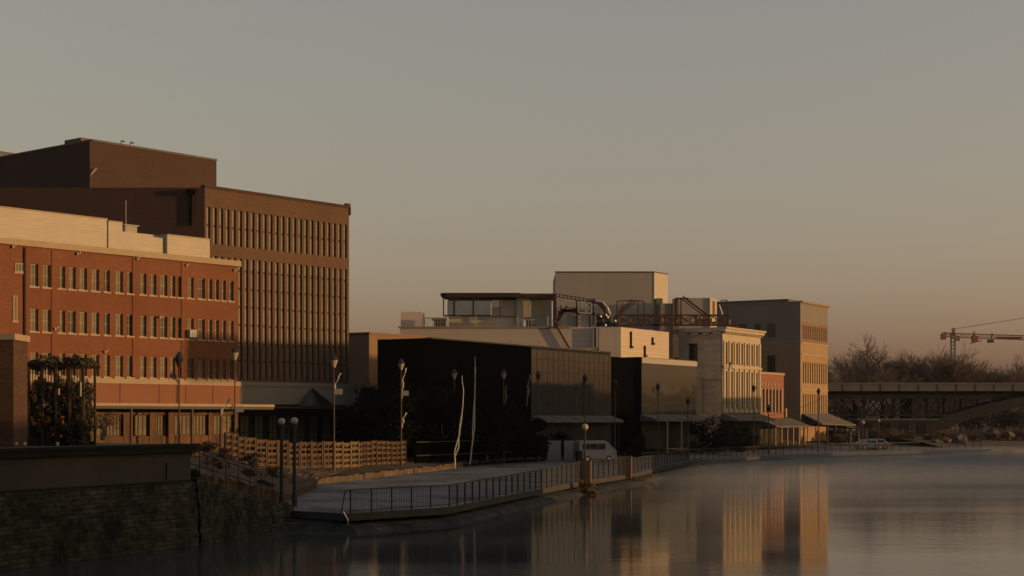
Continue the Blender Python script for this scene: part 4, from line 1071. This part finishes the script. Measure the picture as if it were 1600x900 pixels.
lamp('lamp at the right end of the pallet fence, with a tattered sunlit banner', 627, G(627,134,1.2), 560, 'globe', [(.35,.8,3.4,.3,'cloth'),(.35,4.6,5.9,.45,'cloth')], 6.0)
lamp('lamp between the banner lamp and the pale saplings', 710, G(710,150,1.2), 576, 'globe')
lamp('lamp before the right half of the black wall, with a dull hanging banner', 787, G(787,155,1.0), 576, 'globe', [(.3,1.6,4.6,.4,'bluegrey')])
lamp('thin lamp at the left edge of the mirrored bay, with a dull banner', 841, G(841,160,.8), 579, 'dark', [(-.9,.4,3.6,.8,'bluegrey')])
lamp('thin dark lamp in front of the middle of the mirrored bay', 913, G(914,168,.8), 584, 'dark', [(-.6,1.8,3.2,.35,'bluegrey')])
lamp('thin dark lamp between the two mirror glass fronts', 961, G(961,180,.8), 592, 'dark')
lamp('thin dark lamp in front of the rippled glass front', 1028, G(1028,182,.8), 598, 'dark')
lamp('thin dark lamp at the right corner of the glass building', 1075, G(1075,180,.8), 620, 'dark')
lamp('thin lamp at the right corner of the cream building', 1179, G(1178,205,.8), 601, 'dark')
lamp('thin lamp before the narrow low brick building', 1201, G(1201,205,.8), 632, 'dark')
lamp('thin lamp in front of the tan building', 1279, G(1279,212,.8), 606, 'dark')

def globe_lamp(label, base, top_py, r=.185, grp='short globe lamps', pr=.095):
    h=Zat(top_py,base.y)-base.z; t=thing('globe_lamp',label,'street lamp',base,0,grp)
    m_=MB(); m_.tube([(0,0,0),(0,0,.5),(0,0,.55),(0,0,h-r*2-.1)],[pr*1.6,pr*1.5,pr,pr*.9],10); m_.build('pole',M['dark'],t)
    m_=MB(); m_.lathe([(pr*1.5,h-2*r-.15),(pr*1.6,h-2*r)],n=10); m_.build('collar',M['dark'],t)
    m_=MB(); m_.lathe([(r*math.sin(math.pi*i/12),h-r-r*math.cos(math.pi*i/12)) for i in range(13)],n=16); m_.build('globe',M['globe'],t,smooth=True)
    return t
globe_lamp('left one of the near pair of globe lamps by the steps', G(440,80.5,.8), 653)
globe_lamp('right one of the near pair of globe lamps by the steps', G(460,79.5,.8), 652)
globe_lamp('lone globe lamp rising at the promenade railing before the white van', G(914,113,.8), 662, .24, pr=.07)
globe_lamp('small globe lamp far away near the bridge pier', G(1348,214,.8), 657, .26, pr=.07)
globe_lamp('tiniest globe lamp beside the parked cars near the bridge', G(1373,218,.8), 655, .2, pr=.06)

# ------------------------------------------------------------------ pale saplings
def sapling(label, Y, paths, rad):
    b0=P(*paths[0][0],Y); b0.z-=.1; t=thing('pale_sapling',label,'tree',b0,0,'pale bare saplings')
    m_=MB()
    for k,pp in enumerate(paths):
        pts=[]
        for i in range(len(pp)-1):
            for j in range(4): 
                f=j/4; a=Vector(pp[i]); c_=Vector(pp[i+1]); v=a.lerp(c_,f); pts.append(P(v.x+.5*math.sin(i*2+j),v.y,Y)-b0)
        pts.append(P(*pp[-1],Y)-b0); m_.tube(pts,[rad*(1.3-.8*i/len(pts)) for i in range(len(pts))],6)
        if k==0: m_.build('trunk',M['palebark'],t); m_=MB()
    m_.build('branch',M['palebark'],t)
sapling('forked pale sapling, left one of the pair on the promenade lawn',141,[[(711,734),(710,705),(718,680),(722,645),(724,612),(722,587)],[(711,712),(716,700),(718,670),(720,648)]],.06)
sapling('straight pale sapling, right and taller one of the pair',145,[[(734,726),(738,690),(740,650),(742,610),(742,570),(743,557)],[(737,700),(741,670),(743,600),(743,572)]],.055)

# ------------------------------------------------------------------ left garden: brick pillar and vine pergola
P0=P(-60,0,76); 
t=thing('brick_pillar','broad brick pillar with a pale capstone cut by the left edge','pillar',(P0.x,P0.y,3.7))
wd=(81)/F*76; zt_=Zat(531,76)-3.7
m_=MB(); m_.box(0,wd,0,2.2,0,zt_); m_.build('shaft',M['pillar'],t)
m_=MB(); m_.box(-.1,wd+.1,-.12,2.3,zt_,zt_+.3); m_.build('capstone',M['cornice'],t)
t=thing('vine_pergola','wooden pergola overgrown with climbing vines in the garden left of the brick building','pergola',G(24,86,3.6))
x0=0; x1=(130-24)/F*86; hh=Zat(574,86)-3.6
for i in range(6):
    for y_ in (0,2.4): m_=MB(); xx=x0+(x1-x0)*i/5; m_.box(xx-.06,xx+.06,y_-.06,y_+.06,0,hh); m_.build('post',M['darkwood'],t)
for y_ in (0,2.4): m_=MB(); m_.box(x0-.3,x1+.3,y_-.05,y_+.05,hh,hh+.18); m_.build('beam',M['darkwood'],t)
m_=MB()
for i in range(12): xx=x0+(x1-x0)*i/11; m_.box(xx-.03,xx+.03,-.5,2.9,hh+.18,hh+.3)
for i in range(26): xx=x0+(x1-x0)*(i+.5)/26; m_.box(xx-.02,xx+.02,.05,.08,hh*.45,hh)
m_.build('rafter',M['darkwood'],t)
rnd=random.Random(77); m_=MB()
for i in range(26): leafmass(m_,(rnd.uniform(x0,x1+.2),rnd.uniform(-.3,2),hh+.25+rnd.uniform(-.25,.25)),(.45,.6,.28),90,.10,rnd)
for i in range(430):
    xx=rnd.uniform(x0-.2,x1*1.02); zz_=rnd.uniform(.0,hh*.95)*(1-.35*rnd.random()); leafmass(m_,(xx,rnd.uniform(-.2,2.2),zz_),(.2,.3,.42),55,.10,rnd)
m_.build('vine',M['leaf2'],t)
for px_,py_,h_ in ((82,592,11),(92,612,10),(30,612,9),(126,608,22),(31,590,5),(93,585,6)):
    m_=MB(); p=P(px_,py_,85.6)-t.location; m_.tube([p-Vector((0,0,h_*.5/F*86)),p+Vector((0,0,h_*.5/F*86))],.05,6); m_.build('lantern_or_glint',M['globe'],t)  # added pale sticks painting the sunlit glints among the vines
# garden lights on the ground: small globes
for i,(px_,py_) in enumerate(((26,690.5),(39,690.5),(90,690.5))):
    m_=MB(); m_.lathe([(.02,-.05),(.07,0),(.08,.06),(.05,.12),(.02,.15)],n=10); o=m_.build('garden_light',M['globe'],None,loc=P(px_,py_,72)); o.location.z=4.02; 
    m2=MB(); m2.tube([(0,0,-.32),(0,0,-.05)],.03); m2.build('spike',M['dark'],o)
    tag(o,['leftmost small round garden light just above the wall coping','second small round garden light above the wall coping','right hand small round garden light below the vines'][i],'garden light','garden lights above the wall')

SH='dry shrubs on the bank'
for i,(px_,py_,Y_,rad,mm,lab) in enumerate([(322,694,96,.75,'dryleaf','pale tangled shrub at the right end of the wall coping'),(350,706,98,.7,'dryleaf','brown shrub behind the upper stair rail'),(392,716,103,.8,'dryleaf','brown shrub at the left end of the pallet fence'),(335,724,86,.6,'dryleaf','low brown shrub in front of the upper stair posts'),(385,740,88,.6,'dryleaf','dead shrub beside the lower steps'),(432,738,98,.7,'dryleaf','small dry shrub left of the globe lamps'),
      (310,742,70,.5,'leaf2','green weed clump at the corner of the tall wall'),(160,655,96,1.4,'dryleaf','tall dry bush left of the shopfront'),(412,757,84,.5,'leaf2','green weed clump near the foot of the steps')]):
    p=P(px_,py_,Y_); leafy('dry_shrub' if mm=='dryleaf' else 'weed_clump',lab,'shrub',(p.x,p.y,p.z-rad*.7),(rad*1.2,rad,rad*.6),900,.07,90+i,mm,SH,rad*.6,True,9)
# straw clumps at the waterline
for i,(px_,py_,Y_,rx,rz_) in enumerate([(918,766,109,.9,.55),(1000,746,127,1.6,.45),(905,758,112,.5,.5),(972,744,128,.8,.35)]):
    p=P(px_,py_,Y_); leafy('grass_tuft',['straw coloured grass tuft hanging at the waterline under the globe lamp','wide straw coloured tuft at the waterline below the wide pillar','small dry tuft under the left pillar','small dry tuft below the wide pillar, left of the wide one'][i],'grass tuft',(p.x,p.y,-.1),(rx,.6,rz_),900,.10,130+i,'straw','grass tufts at the waterline',rz_*.9,False,7)
for i,(px_,Y_,top,rad,lab) in enumerate([(1105,200,640,2.2,'dark bush right of the glass building awning'),(1135,212,655,2.4,'dark bush below the cream building awning'),(1160,216,662,2.2,'lower dark bush near the cream building corner'),(870,172,668,1.8,'dark hedge bush above the white panels'),(845,168,672,1.6,'dark bush left of the white panels'),(985,184,672,1.5,'dark bush between the van and the second awning')]):
    p=G(px_,Y_,1.0); rz_=(Zat(top,Y_)-1)/2; leafy('dark_bush',lab,'bush',(p.x,p.y,.9),(rad*1.35,rad,rz_),2600,.17,150+i,'leaf','dark bushes at the building fronts',rz_*.8,True,20)
# far bank scrub
rnd=random.Random(12)
k=0
spots=[(1310,262,2.2),(1335,268,3.2),(1362,270,3.2),(1392,268,3.4),(1415,272,3.0),(1455,266,2.2),(1478,268,2.6),(1500,272,2.0),(1522,270,2.2),(1545,274,2.6),(1568,272,2.8),(1590,274,3.2),(1612,272,3.2),(1470,306,4.4),(1520,310,5.0),(1562,312,5.4),(1595,312,5.6),(1350,310,7),(1400,312,7.5),(1450,312,7.5),(1500,314,8),(1550,316,8),(1600,318,8.5),(1310,308,7)]
labs=['first','second','third','fourth','fifth','sixth','seventh','eighth','ninth','tenth','eleventh','twelfth','thirteenth']
for i,(px_,Y_,h) in enumerate(spots):
    back=i>=13
    nm=(f'{labs[i-13]} from the left of the taller brown thickets behind the bridge arch' if back else f'{labs[i]} low brown scrub bush from the left along the far bank')
    if back: nm=f'{labs[sorted([s[0] for s in spots[13:]]).index(px_)] if [s[0] for s in spots[13:]].count(px_)==1 else labs[i-13]} from the left of the taller brown thickets behind the low scrub'
    t=thing('scrub_thicket' if back else 'scrub_bush', nm,'shrub',G(px_,Y_,1.0 if not back else 2.4),0,'tall thickets behind the bridge' if back else 'low scrub on the far bank')
    m_=MB(); m_.tube([(0,0,-.5),(0,0,h*.4)],[.12,.06],5); m_.build('stem',M['bark'],t)
    m_=MB()
    for q_ in range(5): 
        a=rnd.random()*6.28; branch(m_,Vector((math.cos(a)*h*.2,math.sin(a)*.3,0)),Vector((math.cos(a)*.5,math.sin(a)*.3,1)).normalized(),h*.36,.06,2,rnd,.7,.035,5)
    m_.build('twigs',M['bark'],t)
    m_=MB(); leafmass(m_,(0,0,h*.42),(h*.75,h*.5,h*.45),520 if not back else 900,.16 if not back else .22,rnd); m_.build('foliage',M['dryleaf'],t)

# boulders and driftwood along the far waterline
rnd=random.Random(31)
def rock(px,py,Y,s,lab,m):
    m_=MB(); bm=bmesh.new(); bmesh.ops.create_icosphere(bm,subdivisions=2,radius=s)
    for v in bm.verts: v.co*=rnd.uniform(.75,1.2); v.co.z*=.7
    me=bpy.data.meshes.new('boulder'); bm.to_mesh(me); bm.free(); me.materials.append(M[m]); o=bpy.data.objects.new('boulder',me); COL.objects.link(o); o.location=P(px,py,Y); tag(o,lab,'boulder','boulders on the far waterline')
M['rock']=mat('pale_rock', (.08,.062,.045),.9,.4,.6)
for i,(px,py,Y,s) in enumerate([(1462,694,256,1.3),(1478,690,257,1.0),(1496,688,258,1.6),(1508,697,255,1.0),(1552,678,262,1.3),(1576,680,262,1.0),(1540,705,254.5,.6),(1442,702,254.6,.8)]):
    rock(px,py,Y,s,['pale boulder just right of the bridge pier','small rock second to the right of the pier','large squarish pale boulder right of the pier','rock at the water right of the largest boulder','tall pale rock further right under the arch','pale rock next to the tall one near the right edge','small low rock by the driftwood','dark rock at the foot of the pier'][i],'rock')
p=P(1530,706,254); m_=MB(); m_.tube([(-4,0,.05),(-1,.2,.25),(2,0,.3),(5,-.1,.1)],[.12,.22,.2,.08],7); m_.tube([(1,0,.3),(2.5,.3,.8)],[.1,.04],5); o=m_.build('driftwood_log',M['palebark'],None,loc=(p.x,p.y,.15)); tag(o,'pale driftwood log lying at the far waterline under the arch','log')

# ------------------------------------------------------------------ white van, panels, cars
def vehicle(name,label,cat,loc,rz,L_,Wd,H,paint,van=False,grp=None):
    t=thing(name,label,cat,loc,rz,grp); hw=Wd/2
    if van: prof=[(0,.35),(0,1.15),(.25,1.35),(.95,H-.15),(1.25,H),(L_-.12,H),(L_,H-.2),(L_,.35)]
    else: prof=[(0,.3),(0,.75),(.9,.92),(1.6,H),(L_-1.1,H),(L_-.3,.95),(L_,.9),(L_,.3)]
    bm=MB(); n=len(prof); b0=len(bm.v)
    for sgn in (-1,1):
        for x,z in prof: 
            inset=.16 if z>H*.66 else 0
            bm.v.append((x,sgn*(hw-inset),z))
    bm.f.append(tuple(range(n))); bm.f.append(tuple(range(n,2*n))[::-1]); bm.m+= [0,0]
    for i in range(n): j=(i+1)%n; bm.f.append((i,i+n,j+n,j)); bm.m.append(0)
    bm.build('body',M[paint],t)
    z0,z1=(H*.60,H*.86); wn=3 if van else 2
    xs=1.2 if van else 1.55; xe=L_-.3 if van else L_-1.0
    for i in range(wn):
        a=xs+(xe-xs)*i/wn+.06; c_=xs+(xe-xs)*(i+1)/wn-.06
        m_=MB(); m_.box(a,c_,-hw+.02,-hw+.16,z0,z1); m_.box(a,c_,hw-.16,hw-.02,z0,z1); m_.build('side_window',M['pane_dark'],t)
    m_=MB(); x0,zz0=(.3,1.42) if van else (.95,.96); x1_,zz1=(.95,H-.2) if van else (1.55,H-.06); m_.poly([(x0-.02,-hw+.2,zz0),(x0-.02,hw-.2,zz0),(x1_-.02,hw-.25,zz1),(x1_-.02,-hw+.25,zz1)]); m_.build('windscreen',M['pane_dark'],t)
    for sx in (.85,L_-.85):
        for sy in (-hw+.1,hw-.1):
            m_=MB(); m_.tube([(sx,sy-.11,.33),(sx,sy+.11,.33)],.33,14); w_=m_.build('wheel',M['rubber'],t)
            m_=MB(); m_.tube([(sx,sy-.12,.33),(sx,sy+.12,.33)],.18,10); m_.build('rim',M['steel'],w_)
    for sy in (-hw+.25,hw-.25): m_=MB(); m_.box(-.02,.05,sy-.15,sy+.15,.6,.78); m_.build('headlight',M['globe'],t)
    return t
p=G(958,164,.8); vehicle('parked_van','white van with three dark side windows parked behind the railing','van',(p.x,p.y,.8),R(200),4.1,1.85,2.2,'whitepaint',True)
for i,(px0,px1,lab) in enumerate(((853,876,'left white board leaning upright beside the van'),(882,900,'right white board next to the dark posts by the van'))):
    p=G(px0,166,.8); wd=(px1-px0)/F*166; m_=MB(); m_.box(0,wd,0,.15,0,2.15); m_.box(-.04,0,-.03,.18,0,2.25); m_.box(wd,wd+.04,-.03,.18,0,2.25); o=m_.build('white_board',M['whitepaint'],None,loc=tuple(p)); tag(o,lab,'board','white boards beside the van')
p=G(905,160,.8); m_=MB(); m_.lathe([(.35,0),(.42,1.0),(.45,1.05),(.3,1.25)],n=12); o=m_.build('waste_bin',M['dark'],None,loc=tuple(p)); tag(o,'dark round bin left of the white van','bin')
for i,(px_,Y_,m,rz_,lab) in enumerate([(1345,232,'greystucco',10,'grey car parked left of the car group near the bridge'),(1378,230,'whitepaint',200,'pale car in the middle of the car group near the bridge'),(1392,238,'dark',190,'dark car behind the pale one near the bridge')]):
    p=G(px_,Y_,.8); vehicle('parked_car',lab,'car',(p.x,p.y,.8),R(rz_),4.3,1.8,1.5,m,False,'cars parked near the bridge')
# small kiosk frame in front of tan building end
t=thing('kiosk','small open kiosk with pale posts near the tan building','kiosk',G(1330,222,.8))
for x in (0,1.1,2.2): m_=MB(); m_.box(x-.1,x+.1,0,.2,0,3.0); m_.build('post',M['cream'],t)
m_=MB(); m_.box(-.3,2.5,-.3,1.8,3.0,3.2); m_.build('roof',M['roof'],t)
# dark dense undergrowth hall under the bridge approach
t=Bld('warehouse','dark low warehouse under the left approach of the bridge',(62,283),(96,283))
m_=MB(); m_.box(0,14,0,6,1,5.0); t.part('wall',m_,M['interior']); m_=MB(); m_.box(-.3,14.3,-.3,6.3,5.0,5.3); t.part('roof',m_,M['roof'])
for i in range(4): t.window(1+i*3.2,2.6+i*3.2,2.6,4.6,y=-.06,nx=2,nz=2,fm='dark',pm='pane_dark',sill=False)

# ------------------------------------------------------------------ off-frame blocks added on the right bank to throw shade across the river
PU=Vector((-SUN_H.y, SUN_H.x, 0)); SH_=SUN_H
def U(px,Y): return G(px,Y).dot(PU)
def V(px,Y): return G(px,Y).dot(SH_)
def uv(u,v): p=PU*u+SH_*v; return (p.x,p.y)
def caster(label,u0,u1,v0,v1,z0,z1,name='shade_block'):
    A=uv(u1,v0); B=uv(u0,v0); b=Bld(name,label,A,B)
    m_=MB(); m_.box(0,b.L,-(v1-v0),0,z0,z1); b.part('wall',m_,M['grey_side'])
    if z0<3:
        m_=MB(); m_.box(-.2,b.L+.2,-(v1-v0)-.2,.2,z1,z1+.15); b.part('roof',m_,M['roof'])
T=math.tan(SUN_EL)
v=60
def zt_c(z,px,Y): return z+(v-V(px,Y))*T
caster('unseen low block added on the right bank to shade the near wall', 20, U(390,108)-4, v, v+10, 1, zt_c(4.8,250,75))
caster('unseen long block added on the right bank to shade the black building', U(372,147)-1, U(955,184)+1, v, v+12, 1, zt_c(12.0,540,160))
caster('unseen block added on the right bank to shade the glass building', U(965,190), U(1088,207)+1, v, v+12, 1, zt_c(5.4,1040,200))
caster('unseen block added on the right bank to shade the cream building', U(1110,224), U(1190,238), v, v+12, 1, zt_c(7.6,1160,230))
caster('unseen raised slab added on the right bank to shade the red brick building', U(290,138.4), U(372,147)-1, v+1, v+11, zt_c(8.7,330,141), zt_c(12.2,330,141))
caster('unseen tall block added on the right bank to keep sky light off the near wall', -70, 22, 45, 62, 1, 26)  # added to block the glow and deepen the near shade

def cable(label,a,b,sag,r=.03):
    m_=MB(); pts=[]
    for i in range(13):
        f=i/12; p=a.lerp(b,f); p.z-=sag*4*f*(1-f); pts.append(p-a)
    m_.tube(pts,r,5); o=m_.build('overhead_cable',M['dark'],None,loc=tuple(a)); tag(o,label,'cable','overhead cables between the lamp posts')
cable('straight dark cable crossing in front of the cream building', P(1076,627,180), P(1179,628,205), .1)
cable('dark cable climbing to the lamp in front of the tan building', P(1179,652,205), P(1284,622,212), .5)
cable('sagging dark cable over the end of the porch roofs', P(1201,690,205), P(1279,655,212), .4)
cable('slack cable under the canopy left of the tower base', G(345,110,0)+Vector((0,0,5.2)), G(368,112,0)+Vector((0,0,5.4)), .35,.02)
# ------------------------------------------------------------------ haze over the whole place
hm=bpy.data.materials.new('thin_haze'); hm.use_nodes=True; n_=hm.node_tree; n_.nodes.remove(n_.nodes['Principled BSDF'])
pv=n_.nodes.new('ShaderNodeVolumePrincipled'); pv.inputs['Density'].default_value=0.00006; pv.inputs['Color'].default_value=(.92,.94,1,1); pv.inputs['Anisotropy'].default_value=.2
n_.links.new(pv.outputs[0], n_.nodes['Material Output'].inputs['Volume'])
mb=MB(); mb.box(-4100,4100,-1600,6100,-2.3,52); o=mb.build('haze',hm); tag(o,kind='stuff')

mm=bpy.data.materials.new('river_mist'); mm.use_nodes=True; n_=mm.node_tree; n_.nodes.remove(n_.nodes['Principled BSDF'])
pv=n_.nodes.new('ShaderNodeVolumePrincipled'); pv.inputs['Density'].default_value=0.006; pv.inputs['Color'].default_value=(.9,.95,1,1)
n_.links.new(pv.outputs[0], n_.nodes['Material Output'].inputs['Volume'])
mb=MB(); mb.prism([(7,100),(12,118),(21,160),(33,186),(44,201),(56,213),(70,225),(80,238),(92,249),(140,249),(200,246),(200,226),(80,226),(62,190),(48,140),(40,100)],.03,1.5); o=mb.build('river_mist',mm); tag(o,kind='stuff')
